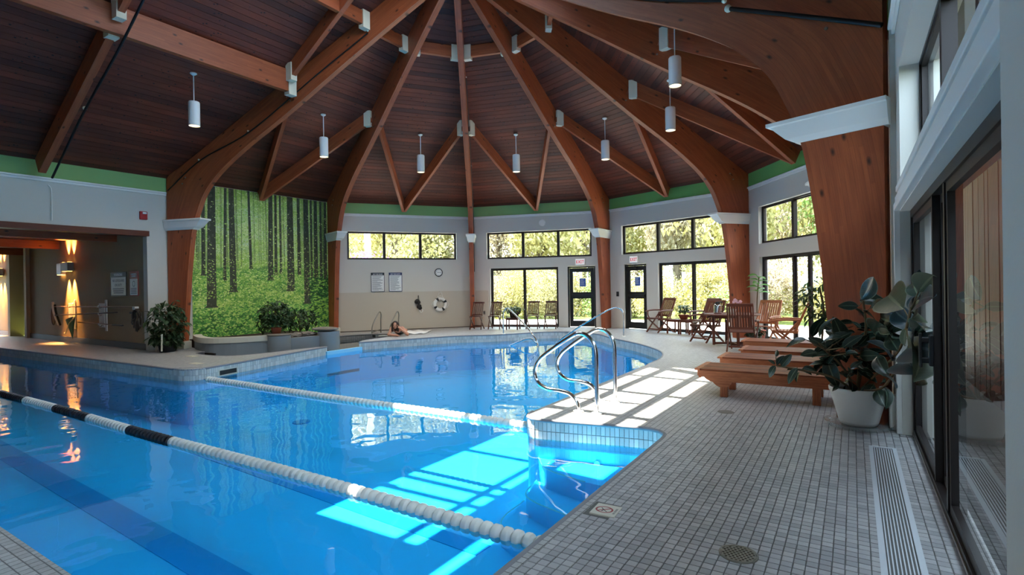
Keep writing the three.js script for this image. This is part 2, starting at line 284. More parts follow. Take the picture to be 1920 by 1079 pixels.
{ // two rows of waterline tiles
  const TW = 0.049, TH = 0.104, geo = new RoundedBoxGeometry(TW - 0.005, TH - 0.006, 0.012, 1, 0.002); geo.deleteAttribute('uv');
  const band = new THREE.Group(); band.name = numbered('trim_2'); scene.add(band); structure(band, 'two rows of upright cream tiles along the waterline', 'tile band');
  const rest = []; let singles = 0;
  const lay = (pts, single) => {
    const c = new THREE.CurvePath(); for (let i = 0; i + 1 < pts.length; i++) c.add(new THREE.LineCurve3(W(pts[i][0], 0, pts[i][1]), W(pts[i + 1][0], 0, pts[i + 1][1])));
    const L = c.getLength(), n = Math.floor(L / TW);
    for (let i = 0; i < n; i++) {
      const p = c.getPointAt((i + 0.5) / n), q = c.getPointAt(Math.min(1, (i + 0.6) / n)), o = c.getPointAt(Math.max(0, (i + 0.4) / n)), turn = Math.atan2(-(q.z - o.z), q.x - o.x);
      const one = single(p.x, -p.z);
      if (one === null) continue;
      for (let r = 0; r < 2; r++) {
        const y = -0.022 - TH * (r + 0.5);
        if (one && singles < 300) { const t = obj('tile', geo, M.fascia[Math.floor(rnd(0, 3))], band); t.position.set(p.x, y, p.z); t.rotation.y = turn; singles++; }
        else rest.push([p.x, y, p.z, turn]);
      }
    }
  };
  lay(rightEdge, (u, v) => v < 1.9 ? null : v > 4.95 && v < 5.8);
  lay(leftEdge, (u, v) => u < -20 || v < 1.2 ? null : v > 5.0 && u > -10.9 && v < 7.6);
  lay(farCurve, (u, v) => u > -3.3 ? null : false);
  const inst = lit(new THREE.InstancedMesh(geo, std(0xffffff, 0.28), rest.length)), m = new THREE.Matrix4(), c = new THREE.Color();
  rest.forEach((s, i) => { m.makeRotationY(s[3]); m.setPosition(s[0], s[1], s[2]); inst.setMatrixAt(i, m); inst.setColorAt(i, c.set([0xc9c6bd, 0xd4d1c8, 0xdedbd2][Math.floor(rnd(0, 3))])); });
  inst.name = 'small_tiles'; inst.userData.kind = 'stuff'; band.add(inst);
  // skimmer mouths
  const sk = (f, u, v, turn, w) => { const g = new THREE.Group(); g.name = 'skimmer'; band.add(g); g.position.copy(W(u, -0.15, v)); g.rotation.y = turn; obj('throat', bx(w, 0.09, 0.02), M.black, g); obj('surround', [bx(w + 0.05, 0.02, 0.03, 0, 0.055, 0), bx(w + 0.05, 0.02, 0.03, 0, -0.055, 0), bx(0.02, 0.11, 0.03, -w / 2 - 0.015, 0, 0), bx(0.02, 0.11, 0.03, w / 2 + 0.015, 0, 0)], M.cream, g); };
  sk(0, -10.585, 6.02, Math.atan2(3.87, -1.02) + Math.PI, 0.42); sk(0, -3.42, 11.25, 1.9, 0.3);
}
function sheet(pts, y) { const g = new THREE.ShapeGeometry(poly(pts)); g.rotateX(-Math.PI / 2); g.translate(0, y, 0); return g; }
structure(obj('pool_water', sheet(poolLine, WATER_Y), M.water), 'clear blue water of the swimming pool', 'water');
// shallow spa and channel in front of the mural
{
  const spa = new THREE.Group(); spa.name = numbered('spa_basin'); scene.add(spa); structure(spa, 'grey tiled shallow spa basin in front of the forest mural', 'spa');
  obj('basin_wall', wallStrip(spaLine, -0.01, -0.75), new THREE.MeshStandardMaterial({ color: 0x8b8f92, roughness: 0.5, side: THREE.DoubleSide }), spa);
  obj('basin_floor', flat(extrude(poly(spaLine), 0.08), -0.78), M.greyTile, spa);
  obj('weir', bar(W(-11.42, -0.2, 10.2), W(-11.38, -0.2, 9.0), 0.14, 0.14), M.poolPaint, spa);
  for (const [u, v, t] of [[-13.02, 6.98, 0.1], [-13.05, 12.2, 2.6]]) { const s = obj('skimmer_mouth', bx(0.36, 0.08, 0.04), M.black, spa); s.position.copy(W(u, -0.06, v)); s.rotation.y = t; }
  structure(obj('spa_water', sheet(spaLine, -0.13), M.spaWater), 'still grey water of the small spa', 'water');
}

// ================================================================ WALLS
function wallMesh(name, f, x0, x1, y1, holes, label, mat = M.wall, t = 0.22) {   // an opening that starts at the floor is a notch, any other a hole
  const low = holes.filter(h => h[1] < 0.01).sort((a, b) => a[0] - b[0]), s = poly([[x0, 0], ...low.flatMap(h => [[h[0], 0], [h[0], h[3]], [h[2], h[3]], [h[2], 0]]), [x1, 0], [x1, y1], [x0, y1]]);
  for (const h of holes) if (h[1] >= 0.01) s.holes.push(rect(...h));
  const g = extrude(s, t); g.translate(0, 0, -t); const m = obj(name, g, mat); inFrame(m, f); structure(m, label, 'wall'); return m;
}
const HALF = RV * Math.sin(18 * RAD) + 0.04;
const F = [0, 1, 2, 3, 4, 5].map(k => frame(k));
const CL = [-1.9, 2.46, 1.9, 3.42];                                            // clerestory opening
const wallLeft = wallMesh('wall_left', F[0], -14.4, HALF, 4.62, [[-13.2, 0, -2.98, 2.92]], 'white wall with a wide opening to the low bathing alcove');
const wallSigns = wallMesh('wall_far_left', F[1], -HALF, HALF, 4.62, [CL], 'white wall with rule signs, clock and life ring');
const wallExit = wallMesh('wall_far', F[2], -HALF, HALF, 4.62, [CL, [-1.78, 0.001, 0.72, 2.12], [1.05, 0.001, 2.02, 2.13]], 'white wall behind the four folding chairs');
const wallDining = wallMesh('wall_far_right', F[3], -HALF, HALF, 4.62, [CL, [-1.8, 0.001, -0.9, 2.13], [-0.46, 0.001, 1.92, 2.12]], 'white wall behind the wooden armchairs and side tables');
const wallTable = wallMesh('wall_right_back', F[4], -HALF, HALF, 4.62, [CL, [-1.88, 0.001, 1.92, 2.12]], 'white wall behind the dining table and loungers');
const wallSide = wallMesh('wall_right_middle', F[5], -HALF, HALF, 4.62, [CL, [-1.9, 0.001, 1.9, 2.12]], 'white wall beyond the nearest arch');
const wallRight = wallMesh('wall_right', RIGHT, -6.72, 5.3, 4.62, [[-6.28, 0.001, -2.12, 2.12], [-6.15, 2.36, -2.2, 3.45], [-1.2, 0.001, 2.9, 2.12], [-1.2, 2.36, 2.9, 3.45]], 'white wall with the tall sliding door on the right', M.wall, 0.3);
const wallNear = wallMesh('wall_near', { p: W(0, 0, -5), turn: Math.PI }, -0.7, 15.2, 9.2, [], 'white wall behind the viewer');
for (const [f, x0, x1, w] of [[F[0], -14.4, -1.95, wallLeft], [F[1], -2.38, 2.38, wallSigns], [F[2], -2.38, 2.38, wallExit], [F[3], -2.38, 2.38, wallDining], [F[4], -2.38, 2.38, wallTable], [F[5], -2.38, 2.38, wallSide], [RIGHT, -6.6, 5.2, wallRight]]) {
  obj('green_band', bx(x1 - x0, 0.46, 0.012, (x0 + x1) / 2, 4.245, 0.006), w === wallLeft || w === wallSigns || w === wallExit ? M.green : M.greenDark, w);
  obj('ledge', [rbx(x1 - x0, 0.045, 0.06, 0.01, (x0 + x1) / 2, 3.995, 0.03), rbx(x1 - x0, 0.05, 0.03, 0.008, (x0 + x1) / 2, 3.95, 0.015)], M.white, w);
}
obj('wainscot_panel', bx(4.7, 1.33, 0.02, 0, 0.665, 0.01), M.wainscot, wallSigns);
obj('wainscot_panel', bx(0.5, 1.33, 0.02, -2.1, 0.665, 0.01), M.wainscot, wallExit);
obj('skirting', bx(4.7, 0.03, 0.03, 0, 0.015, 0.02), std(0x5a5048, 0.7), wallSigns);
for (const [w, x0, x1] of [[wallExit, 0.76, 1.01], [wallDining, -0.86, -0.5]]) obj('skirting', bx(x1 - x0, 0.012, 0.02, (x0 + x1) / 2, 0.006, 0.01), std(0x77736c, 0.7), w);
{ // right wall details: stepped white casing round the door, sill, corner post
  const c = (x0, x1, y0, y1, z) => rbx(x1 - x0, y1 - y0, 0.03, 0.006, (x0 + x1) / 2, (y0 + y1) / 2, z);
  obj('door_casing', [c(-6.44, -6.29, 0, 2.28, 0.012), c(-6.36, -6.29, 0, 2.2, 0.03), c(-6.44, -1.7, 2.13, 2.28, 0.012), c(-6.36, -1.7, 2.13, 2.2, 0.03)], M.white, wallRight);
  obj('window_sill', [c(-6.25, -1.7, 2.3, 2.355, 0.016)], M.white, wallRight);
  obj('corner_post', rbx(0.13, 0.34, 0.09, 0.02, -6.47, 0.17, 0.05), M.white, wallRight);
  obj('door_sill', bx(4.16, 0.025, 0.05, -4.2, 0.0125, -0.115), std(0x30282a, 0.6), wallRight);
  obj('pilaster', rbx(0.6, 4.4, 0.07, 0.006, -1.49, 2.2, 0.03), M.wall, wallRight);
}
// alcove: back wall, end walls, low ceiling with beams
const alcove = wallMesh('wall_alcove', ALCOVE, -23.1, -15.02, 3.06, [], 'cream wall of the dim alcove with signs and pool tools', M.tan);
{
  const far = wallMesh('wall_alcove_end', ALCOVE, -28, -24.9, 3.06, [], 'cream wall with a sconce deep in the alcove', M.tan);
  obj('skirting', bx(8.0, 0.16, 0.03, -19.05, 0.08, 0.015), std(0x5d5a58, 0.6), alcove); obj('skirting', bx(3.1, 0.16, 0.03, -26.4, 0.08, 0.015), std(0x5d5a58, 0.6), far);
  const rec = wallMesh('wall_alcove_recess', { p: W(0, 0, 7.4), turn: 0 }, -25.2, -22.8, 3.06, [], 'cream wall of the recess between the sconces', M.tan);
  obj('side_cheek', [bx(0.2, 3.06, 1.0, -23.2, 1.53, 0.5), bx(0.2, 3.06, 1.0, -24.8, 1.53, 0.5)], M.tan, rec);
  const d = new THREE.Group(); d.name = numbered('door_1'); scene.add(d); structure(d, 'pale door in the recess of the alcove', 'door'); inFrame(d, { p: W(0, 0, 7.36), turn: 0 }, -24, 0, 0);
  obj('door_leaf', rbx(1.3, 2.3, 0.05, 0.01, 0, 1.15, 0.03), M.cream, d); obj('closer', bx(0.3, 0.06, 0.06, 0.2, 2.2, 0.09), M.bracket, d); obj('push_bar', bx(0.8, 0.05, 0.05, 0.1, 1.05, 0.09), M.dullSteel, d);
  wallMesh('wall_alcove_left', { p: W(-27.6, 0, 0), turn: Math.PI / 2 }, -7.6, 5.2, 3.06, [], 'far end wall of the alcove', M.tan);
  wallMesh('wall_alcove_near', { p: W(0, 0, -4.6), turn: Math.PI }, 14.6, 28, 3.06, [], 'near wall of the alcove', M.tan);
  const ceil = structure(obj('ceiling_alcove', flat(extrude(poly([[-28, -5], [-15.25, -5], [-15.0, 7.6], [-28, 7.6]]), 0.2), 3.06), boardMats[1]), 'low dark timber ceiling of the alcove', 'ceiling');
  for (const u of [-16.7, -20.6, -24.6]) obj('beam', bx(0.14, 0.24, 11, u, 2.94, -1.6), M.rib, ceil);
  obj('opening_header', bx(10.3, 0.13, 0.3, -8.09, 2.925, -0.1), M.teakDark, wallLeft);
}
// mural print
{
  const c = document.createElement('canvas'); c.width = 1024; c.height = 1024; const g = c.getContext('2d');
  const sky = g.createLinearGradient(0, 0, 0, 1024); sky.addColorStop(0, '#a9cc52'); sky.addColorStop(0.28, '#d3e684'); sky.addColorStop(0.48, '#a8cf52'); sky.addColorStop(0.56, '#74ac3a'); sky.addColorStop(0.75, '#8fc048'); sky.addColorStop(1, '#3f7f2c'); g.fillStyle = sky; g.fillRect(0, 0, 1024, 1024);
  const leaf = (n, y0, y1, cols, s0, s1, flat = 0.6, x0 = 0, x1 = 1024) => { for (let i = 0; i < n; i++) { g.fillStyle = cols[Math.floor(rnd(0, cols.length))]; const s = rnd(s0, s1); g.beginPath(); g.ellipse(rnd(x0, x1), rnd(y0, y1), s, s * flat * rnd(0.6, 1.3), rnd(-0.5, 0.5), 0, 6.3); g.fill(); } };
  leaf(260, 0, 520, ['rgba(96,150,40,0.22)', 'rgba(228,240,150,0.25)', 'rgba(150,196,60,0.3)', 'rgba(190,214,220,0.16)'], 18, 70);
  leaf(8000, 0, 560, ['#cbe268', '#a5cf48', '#7db338', '#e8f2a6', '#dcec86', '#8fbf40'], 1.5, 6);
  const trunk = (x, w, y1, lean, col, marks) => { g.fillStyle = col; g.beginPath(); g.moveTo(x + lean - w * 0.38, 0); g.lineTo(x + lean + w * 0.38, 0); g.lineTo(x + w * 0.5, y1 - 14); g.lineTo(x + w * 0.75, y1); g.lineTo(x - w * 0.75, y1); g.lineTo(x - w * 0.5, y1 - 14); g.fill(); if (marks) for (let k = 0; k < y1 / 9; k++) { g.fillStyle = rnd() > 0.5 ? 'rgba(120,118,92,0.28)' : 'rgba(12,16,8,0.25)'; g.fillRect(x + lean * (1 - k * 9 / y1) + rnd(-0.42, 0.2) * w, k * 9, w * rnd(0.08, 0.25), rnd(6, 20)); } };
  for (let i = 0; i < 64; i++) trunk(rnd(0, 1024), rnd(3, 9), rnd(500, 570), rnd(-8, 8), ['rgba(88,108,52,0.6)', 'rgba(64,84,40,0.65)', 'rgba(112,132,66,0.5)'][i % 3]);
  leaf(5200, 40, 560, ['#c4de5e', '#9ccc44', '#e2ee94', '#74ab34'], 1.2, 4);
  leaf(420, 540, 1024, ['rgba(200,222,96,0.45)', 'rgba(40,92,34,0.5)', 'rgba(120,176,56,0.5)', 'rgba(62,124,40,0.5)'], 20, 80, 0.3);
  leaf(9000, 545, 1024, ['#6fb03a', '#94c84a', '#4b9232', '#bfdc66', '#357a2a', '#d4e67e'], 2, 8);
  leaf(320, 840, 1024, ['rgba(22,66,24,0.6)', 'rgba(44,104,36,0.6)'], 12, 50, 0.4); leaf(2600, 800, 1024, ['#2c6d28', '#8cc64a', '#4f9a34', '#b4d660'], 3, 10);
  for (const [x, w, y, l] of [[70, 26, 590, 4], [118, 62, 800, 10], [205, 20, 620, 12], [262, 46, 700, -6], [386, 20, 540, -10], [530, 40, 620, 8], [572, 24, 580, 4], [610, 16, 570, 0], [690, 60, 700, 0], [760, 28, 580, -2], [826, 54, 800, -4], [868, 18, 610, 0], [905, 36, 650, 2], [952, 24, 620, 0], [990, 32, 620, 4]]) trunk(x, w, y, l, '#2f3324', true);
  leaf(1100, 480, 740, ['#a9d24a', '#d9ec7c', '#7cb83a'], 2, 6); leaf(500, 100, 500, ['#bcdc58', '#e0ee90'], 2, 6);
  leaf(700, 600, 960, ['#1d4a1e', '#2f6a28', '#8cc63f', '#163c18'], 5, 18, 0.4, 850, 1024);
  const id = g.getImageData(0, 0, 1024, 1024); for (let i = 0; i < id.data.length; i++) if (i % 4 < 3) id.data[i] = 255 * Math.pow(id.data[i] / 255, 0.78); g.putImageData(id, 0, 0);      // a pale, sunny print
  const t = new THREE.CanvasTexture(c); t.colorSpace = THREE.SRGBColorSpace;
  const m = obj('forest_mural', new THREE.BoxGeometry(4.36, 4.28, 0.02), [0, 1, 2, 3, 4, 5].map(i => i === 4 ? std(0xffffff, 0.6, { map: t }) : M.white)); inFrame(m, F[0], 0.25, 2.21, 0.012);
  tag(m, 'large photo mural of a sunny green forest', 'mural');
}

// ================================================================ WINDOWS AND DOORS
function bars4(x0, y0, x1, y1, w, d, z = 0) { return [bx(x1 - x0, w, d, (x0 + x1) / 2, y0 + w / 2, z), bx(x1 - x0, w, d, (x0 + x1) / 2, y1 - w / 2, z), bx(w, y1 - y0 - 2 * w, d, x0 + w / 2, (y0 + y1) / 2, z), bx(w, y1 - y0 - 2 * w, d, x1 - w / 2, (y0 + y1) / 2, z)]; }
let nWindow = 0, nDoor = 1;
function glazing(kind, label, f, [x0, y0, x1, y1], cuts, z = -0.14, w = 0.032, sash = 0.03) {
  const g = new THREE.Group(); g.name = numbered(kind === 'door' ? 'door_' + (++nDoor) : 'window_' + (++nWindow)); scene.add(g); inFrame(g, f, 0, 0, z); structure(g, label, kind === 'door' ? 'door' : 'window');
  obj('frame', bars4(x0, y0, x1, y1, w, 0.1), M.bronze, g);
  const xs = [x0 + w, ...cuts, x1 - w];
  for (let i = 0; i + 1 < xs.length; i++) {
    const a = xs[i] + (i ? 0.012 : 0), b = xs[i + 1] - (i + 2 < xs.length ? 0.012 : 0), zz = i % 2 ? -0.018 : 0.018;
    const s = obj('sash', bars4(a, y0 + w, b, y1 - w, sash, 0.035, zz), M.bronze, g);
    const p = obj('pane', new THREE.PlaneGeometry(b - a - 2 * sash, y1 - y0 - 2 * w - 2 * sash), M.glass, s); p.position.set((a + b) / 2, (y0 + y1) / 2, zz); p.castShadow = false;
  }
  cuts.forEach(c => obj('mullion', bx(kind === 'door' ? 0.05 : 0.09, y1 - y0 - 2 * w, 0.09, c, (y0 + y1) / 2, 0), M.bronze, g));
  return g;
}
glazing('window', 'three-pane high window above the rule signs', F[1], CL, [-0.66, 0.6]);
glazing('window', 'three-pane high window above the four folding chairs', F[2], CL, [-0.56, 0.72]);
glazing('window', 'three-pane high window above the armchairs and side tables', F[3], CL, [-0.52, 0.72]);
glazing('window', 'high window above the dining table partly behind the nearest arch', F[4], CL, [-0.5, 0.7]);
glazing('window', 'high window hidden beyond the nearest arch', F[5], CL, [-0.6, 0.6]);
glazing('window', 'high window over the near sliding door', RIGHT, [-6.15, 2.36, -2.2, 3.45], [-4.8, -3.5], -0.2);
glazing('window', 'high window beside the viewer', RIGHT, [-1.2, 2.36, 2.9, 3.45], [0.2, 1.5], -0.2);
glazing('door', 'two-panel glass sliding door behind the folding chairs', F[2], [-1.78, 0, 0.72, 2.12], [-0.52], -0.13, 0.05, 0.035);
glazing('door', 'two-panel glass sliding door behind the armchairs', F[3], [-0.46, 0, 1.92, 2.12], [0.73], -0.13, 0.05, 0.035);
glazing('door', 'glass sliding door behind the dining chairs', F[4], [-1.88, 0, 1.92, 2.12], [-0.49, 0.11], -0.13, 0.05, 0.035);
glazing('door', 'glass sliding door beyond the nearest arch', F[5], [-1.9, 0, 1.9, 2.12], [0], -0.13, 0.05, 0.035);
glazing('door', 'glass sliding door beside the viewer', RIGHT, [-1.2, 0, 2.9, 2.12], [0.85], -0.16, 0.06, 0.05);
{ // the near sliding door with its handle
  const g = glazing('door', 'tall dark-framed sliding glass door beside the rubber plant', RIGHT, [-6.28, 0, -2.12, 2.12], [-4.72, -4.14], -0.13, 0.07, 0.06);
  const h = obj('handle', [rbx(0.045, 0.22, 0.03, 0.01, 0, 0, 0), rbx(0.025, 0.04, 0.06, 0.008, 0, 0.07, 0.03), rbx(0.025, 0.04, 0.06, 0.008, 0, -0.07, 0.03), rbx(0.025, 0.24, 0.02, 0.008, 0, 0, 0.06)], M.black, g); h.position.set(-4.68, 0.98, 0.06);
  obj('track', [bx(4.1, 0.02, 0.015, -4.2, 0.03, 0.05), bx(4.1, 0.02, 0.015, -4.2, 0.03, -0.01)], M.dullSteel, g);
}
function exitDoor(label, f, x0, x1, hinge) {
  const g = new THREE.Group(); g.name = numbered('door_' + (++nDoor)); scene.add(g); inFrame(g, f, (x0 + x1) / 2, 0, -0.1); structure(g, label, 'door');
  const w = x1 - x0, H = 2.12;
  obj('frame', [bx(0.05, H, 0.12, -w / 2 + 0.025, H / 2, 0), bx(0.05, H, 0.12, w / 2 - 0.025, H / 2, 0), bx(w - 0.1, 0.05, 0.12, 0, H - 0.025, 0)], M.black, g);
  const lw = w - 0.12, s = poly([[-lw / 2, 0.02], [lw / 2, 0.02], [lw / 2, H - 0.06], [-lw / 2, H - 0.06]]); const gx = lw / 2 - 0.115; s.holes.push(rect(-gx, 0.23, gx, 1.0), rect(-gx, 1.22, gx, H - 0.2));
  const leafG = extrude(s, 0.045); leafG.translate(0, 0, -0.022); const leaf = obj('door_leaf', leafG, M.black, g);
  for (const [y0, y1] of [[0.23, 1.0], [1.22, H - 0.2]]) { const p = obj('pane', new THREE.PlaneGeometry(2 * gx, y1 - y0), M.glass, leaf); p.position.y = (y0 + y1) / 2; p.castShadow = false; }
  obj('push_bar', [rbx(lw - 0.08, 0.07, 0.05, 0.01, 0, 1.1, 0.05), bx(0.06, 0.09, 0.04, -lw / 2 + 0.08, 1.1, 0.04), bx(0.06, 0.09, 0.04, lw / 2 - 0.08, 1.1, 0.04)], M.black, leaf);
  obj('closer', bx(0.28, 0.06, 0.06, 0.1 * hinge, H - 0.11, 0.06), M.black, leaf);
  const c = document.createElement('canvas'); c.width = 96; c.height = 128; const k = c.getContext('2d'); k.fillStyle = '#3f5fae'; k.fillRect(0, 0, 96, 128); k.fillStyle = '#dfe6f5'; for (let i = 0; i < 9; i++) k.fillRect(10, 14 + i * 11, 40 + 34 * hash(i, 3, 4), 3);
  const t = new THREE.CanvasTexture(c); t.colorSpace = THREE.SRGBColorSpace;
  const n = obj('notice', bx(0.22, 0.3, 0.004, 0.03, 1.56, 0.012), std(0xffffff, 0.8), leaf); const q = obj('notice_print', new THREE.PlaneGeometry(0.21, 0.27), std(0xffffff, 0.8, { map: t }), leaf); q.position.set(0.03, 1.56, 0.016);
}
exitDoor('black exit door left of the arch between the exits', F[2], 1.05, 2.02, 1);
exitDoor('black exit door right of the arch between the exits', F[3], -1.8, -0.9, -1);

// ================================================================ CEILING
// one group per roof plane: local x along the eave, -z down the slope, y off the boards
function trap(x0a, x1a, x0b, x1b, za, zb, y0, y1, off) {
  const P = [[x0a, y0, za], [x1a, y0, za], [x1b, y0, zb], [x0b, y0, zb], [x0a, y1, za], [x1a, y1, za], [x1b, y1, zb], [x0b, y1, zb]];
  const q = [[0, 1, 2, 3], [7, 6, 5, 4], [4, 5, 1, 0], [3, 2, 6, 7], [0, 3, 7, 4], [5, 6, 2, 1]], pos = [], uv = [];
  for (const [a, b, c, d] of q) for (const i of [a, b, c, a, c, d]) { pos.push(...P[i]); uv.push(P[i][0] + off, P[i][2] + P[i][1] + off * 0.37); }
  const g = new THREE.BufferGeometry(); g.setAttribute('position', new THREE.Float32BufferAttribute(pos, 3)); g.setAttribute('uv', new THREE.Float32BufferAttribute(uv, 2)); g.computeVertexNormals(); return g;
}
const CP = Math.cos(PHI), LMAX = 7.78 / CP, BW = 0.142;
// skylight bands as distances a from the ridge (right plane) and along v
const groundToRight = ug => { const y = (ROOF_TOP - ROOF_S * (ug - UC)) / (1 - ROOF_S * 0.4); return ug - 0.4 * y - UC; };
const groundToLeft = ug => { const y = (ROOF_TOP + ROOF_S * (ug - UC)) / (1 + ROOF_S * 0.4); return -(ug - 0.4 * y - UC); };
const SKY = {
  5: { a0: groundToRight(-3.57), a1: groundToRight(-1.79), rows: [[groundToRight(-2.08), groundToRight(-2.17)], [groundToRight(-2.75), groundToRight(-2.84)], [groundToRight(-3.12), groundToRight(-3.34)]], vs: [1.7, 3.2, 4.5, 5.76, 7.05, 8.36, 9.52] },
  0: { a0: groundToLeft(-3.89), a1: groundToLeft(-5.42), rows: [[groundToLeft(-4.08), groundToLeft(-4.2)]], vs: [3.74, 5.18, 6.5, 7.8] },
};
const planeLabel = ['boarded ceiling slope above the forest mural and alcove', 'boarded ceiling slope above the rule signs', 'boarded ceiling slope above the folding chairs', 'boarded ceiling slope above the armchairs', 'boarded ceiling slope above the dining table', 'boarded ceiling slope above the near sliding door'];
for (let k = 0; k < 6; k++) {
  const g = new THREE.Group(); g.name = numbered('ceiling_' + (k + 1)); scene.add(g); structure(g, planeLabel[k], 'ceiling');
  g.rotation.order = 'YXZ'; g.position.copy(W(UC, ROOF_TOP, VC)); g.rotation.y = F[k].turn; g.rotation.x = -PHI;
  const lim = L => { const e = L * CP * T18 + 0.02; return k === 0 ? [-15, e] : k === 5 ? [-e, 15] : [-e, e]; };
  const sk = SKY[k], sg = k === 0 ? 1 : -1, hole = sk && { L0: sk.a0 / CP, L1: sk.a1 / CP, x0: Math.min(...sk.vs.map(v => sg * (v - 0.48 - VC))), x1: Math.max(...sk.vs.map(v => sg * (v - 0.48 - VC))) };
  for (let i = 0, L = 0.05; L < LMAX; L += BW, i++) {
    const a = lim(L), b = lim(L + BW - 0.007), off = hash(i, k, 77) * 2.9, m = boardMats[Math.floor(hash(i, k, 78) * 4)];
    const runs = hole && L + BW > hole.L0 && L < hole.L1 ? [[a[0], hole.x0, b[0], hole.x0], [hole.x1, a[1], hole.x1, b[1]]] : [[a[0], a[1], b[0], b[1]]];
    for (const r of runs) if (r[1] > r[0] + 0.01) obj('board', trap(r[0], r[1], r[2], r[3], -L, -(L + BW - 0.007), -0.03, 0, off), m, g);
  }
  const e = lim(LMAX + 0.7), s = poly([[lim(0)[0], 0], [lim(0)[1], 0], [e[1], LMAX + 0.7], [e[0], LMAX + 0.7]]);
  if (hole) s.holes.push(rect(hole.x0, hole.L0, hole.x1, hole.L1));
  const deck = extrude(s, 0.1); deck.rotateX(-Math.PI / 2); deck.translate(0, 0.002, 0); obj('roof_deck', deck, M.black, g);
  if (hole) {
    const win = new THREE.Group(); win.name = 'skylight'; g.add(win);
    const cuts = sk.vs.map(v => sg * (v - 0.48 - VC)).sort((p, q) => p - q);
    const fr = [bx(hole.x1 - hole.x0, 0.12, 0.03, (hole.x0 + hole.x1) / 2, 0.05, -hole.L0), bx(hole.x1 - hole.x0, 0.12, 0.03, (hole.x0 + hole.x1) / 2, 0.05, -hole.L1)];
    for (const c of cuts) fr.push(bx(0.13, 0.1, hole.L1 - hole.L0, c, 0.06, -(hole.L0 + hole.L1) / 2));
    for (const [p, q] of sk.rows) fr.push(bx(hole.x1 - hole.x0, 0.1, Math.abs(p - q) / CP, (hole.x0 + hole.x1) / 2, 0.06, -(p + q) / 2 / CP));
    obj('skylight_frame', fr, M.bronze, win);
    if (k === 5) { const x0 = -(4.9 - 0.48 - VC), L0 = groundToRight(-3.12) / CP; obj('blind_panel', bx(hole.x1 - x0, 0.02, hole.L1 - L0, (x0 + hole.x1) / 2, 0.03, -(L0 + hole.L1) / 2), M.black, win); }
    for (let i = 0; i + 1 < cuts.length; i++) { const p = obj('pane', new THREE.PlaneGeometry(cuts[i + 1] - cuts[i], hole.L1 - hole.L0), M.glass, win); p.rotation.x = -Math.PI / 2; p.position.set((cuts[i] + cuts[i + 1]) / 2, 0.1, -(hole.L0 + hole.L1) / 2); p.castShadow = false; }
  }
}

// ================================================================ ARCHES
const ribIn = [[7.5, 0], [7.42, 1.0], [7.3, 2.2], [7.15, 3.1], [7.0, 3.5], [6.8, 3.9], [6.45, 4.3], [6.0, 4.65], [5.5, 4.98], [4.4, 5.62], [2.7, 6.68], [1.3, 7.53], [0.3, 8.12]];
const ribOut = [[7.97, 0], [7.97, 1.0], [7.97, 2.25], [7.97, 3.3], [7.97, 3.85], [7.97, 4.36], [7.5, 4.64], [6.8, 5.03], [6.1, 5.43], [4.8, 6.17], [3.0, 7.18], [1.5, 8.03], [0.3, 8.71]];
function ribGeometry(wd) {
  const n = 60, ci = new THREE.CatmullRomCurve3(ribIn.map(p => V3(p[0], p[1], 0)), false, 'centripetal'), co = new THREE.CatmullRomCurve3(ribOut.map(p => V3(p[0], p[1], 0)), false, 'centripetal');
  const I = [], O = []; for (let i = 0; i <= n; i++) { I.push(ci.getPoint(i / n)); O.push(i / n <= 5 / 12 ? V3(7.97, THREE.MathUtils.lerp(0, 4.36, co.getPoint(i / n).y / 4.36), 0) : co.getPoint(i / n)); }
  const pos = [], uv = []; let s = 0;
  const quad = (a, b, c, d, ua, ub, uc, ud) => { for (const [p, t] of [[a, ua], [b, ub], [c, uc], [a, ua], [c, uc], [d, ud]]) { pos.push(p.x, p.y, p.z); uv.push(...t); } };
  const at = (p, z) => V3(p.x, p.y, z), h = wd / 2;
  for (let i = 0; i < n; i++) {
    const a = I[i], b = I[i + 1], c = O[i + 1], d = O[i], L = a.distanceTo(b), w0 = a.distanceTo(d), w1 = b.distanceTo(c);
    quad(at(a, h), at(d, h), at(c, h), at(b, h), [s, 0], [s, w0], [s + L, w1], [s + L, 0]);
    quad(at(d, -h), at(a, -h), at(b, -h), at(c, -h), [s, w0], [s, 0], [s + L, 0], [s + L, w1]);
    quad(at(a, -h), at(a, h), at(b, h), at(b, -h), [s, 0.30], [s, 0.30 + wd * 0.25], [s + L, 0.30 + wd * 0.25], [s + L, 0.30]);
    quad(at(d, h), at(d, -h), at(c, -h), at(c, h), [s, 0], [s, wd], [s + L, wd], [s + L, 0]);
    s += L;
  }
  const e = n; quad(at(I[e], -h), at(I[e], h), at(O[e], h), at(O[e], -h), [0, 0], [0.1, 0], [0.1, 0.5], [0, 0.5]);
  const g = new THREE.BufferGeometry(); g.setAttribute('position', new THREE.Float32BufferAttribute(pos, 3)); g.setAttribute('uv', new THREE.Float32BufferAttribute(uv, 2)); g.computeVertexNormals(); return g;
}
const ribGeo = ribGeometry(0.145);
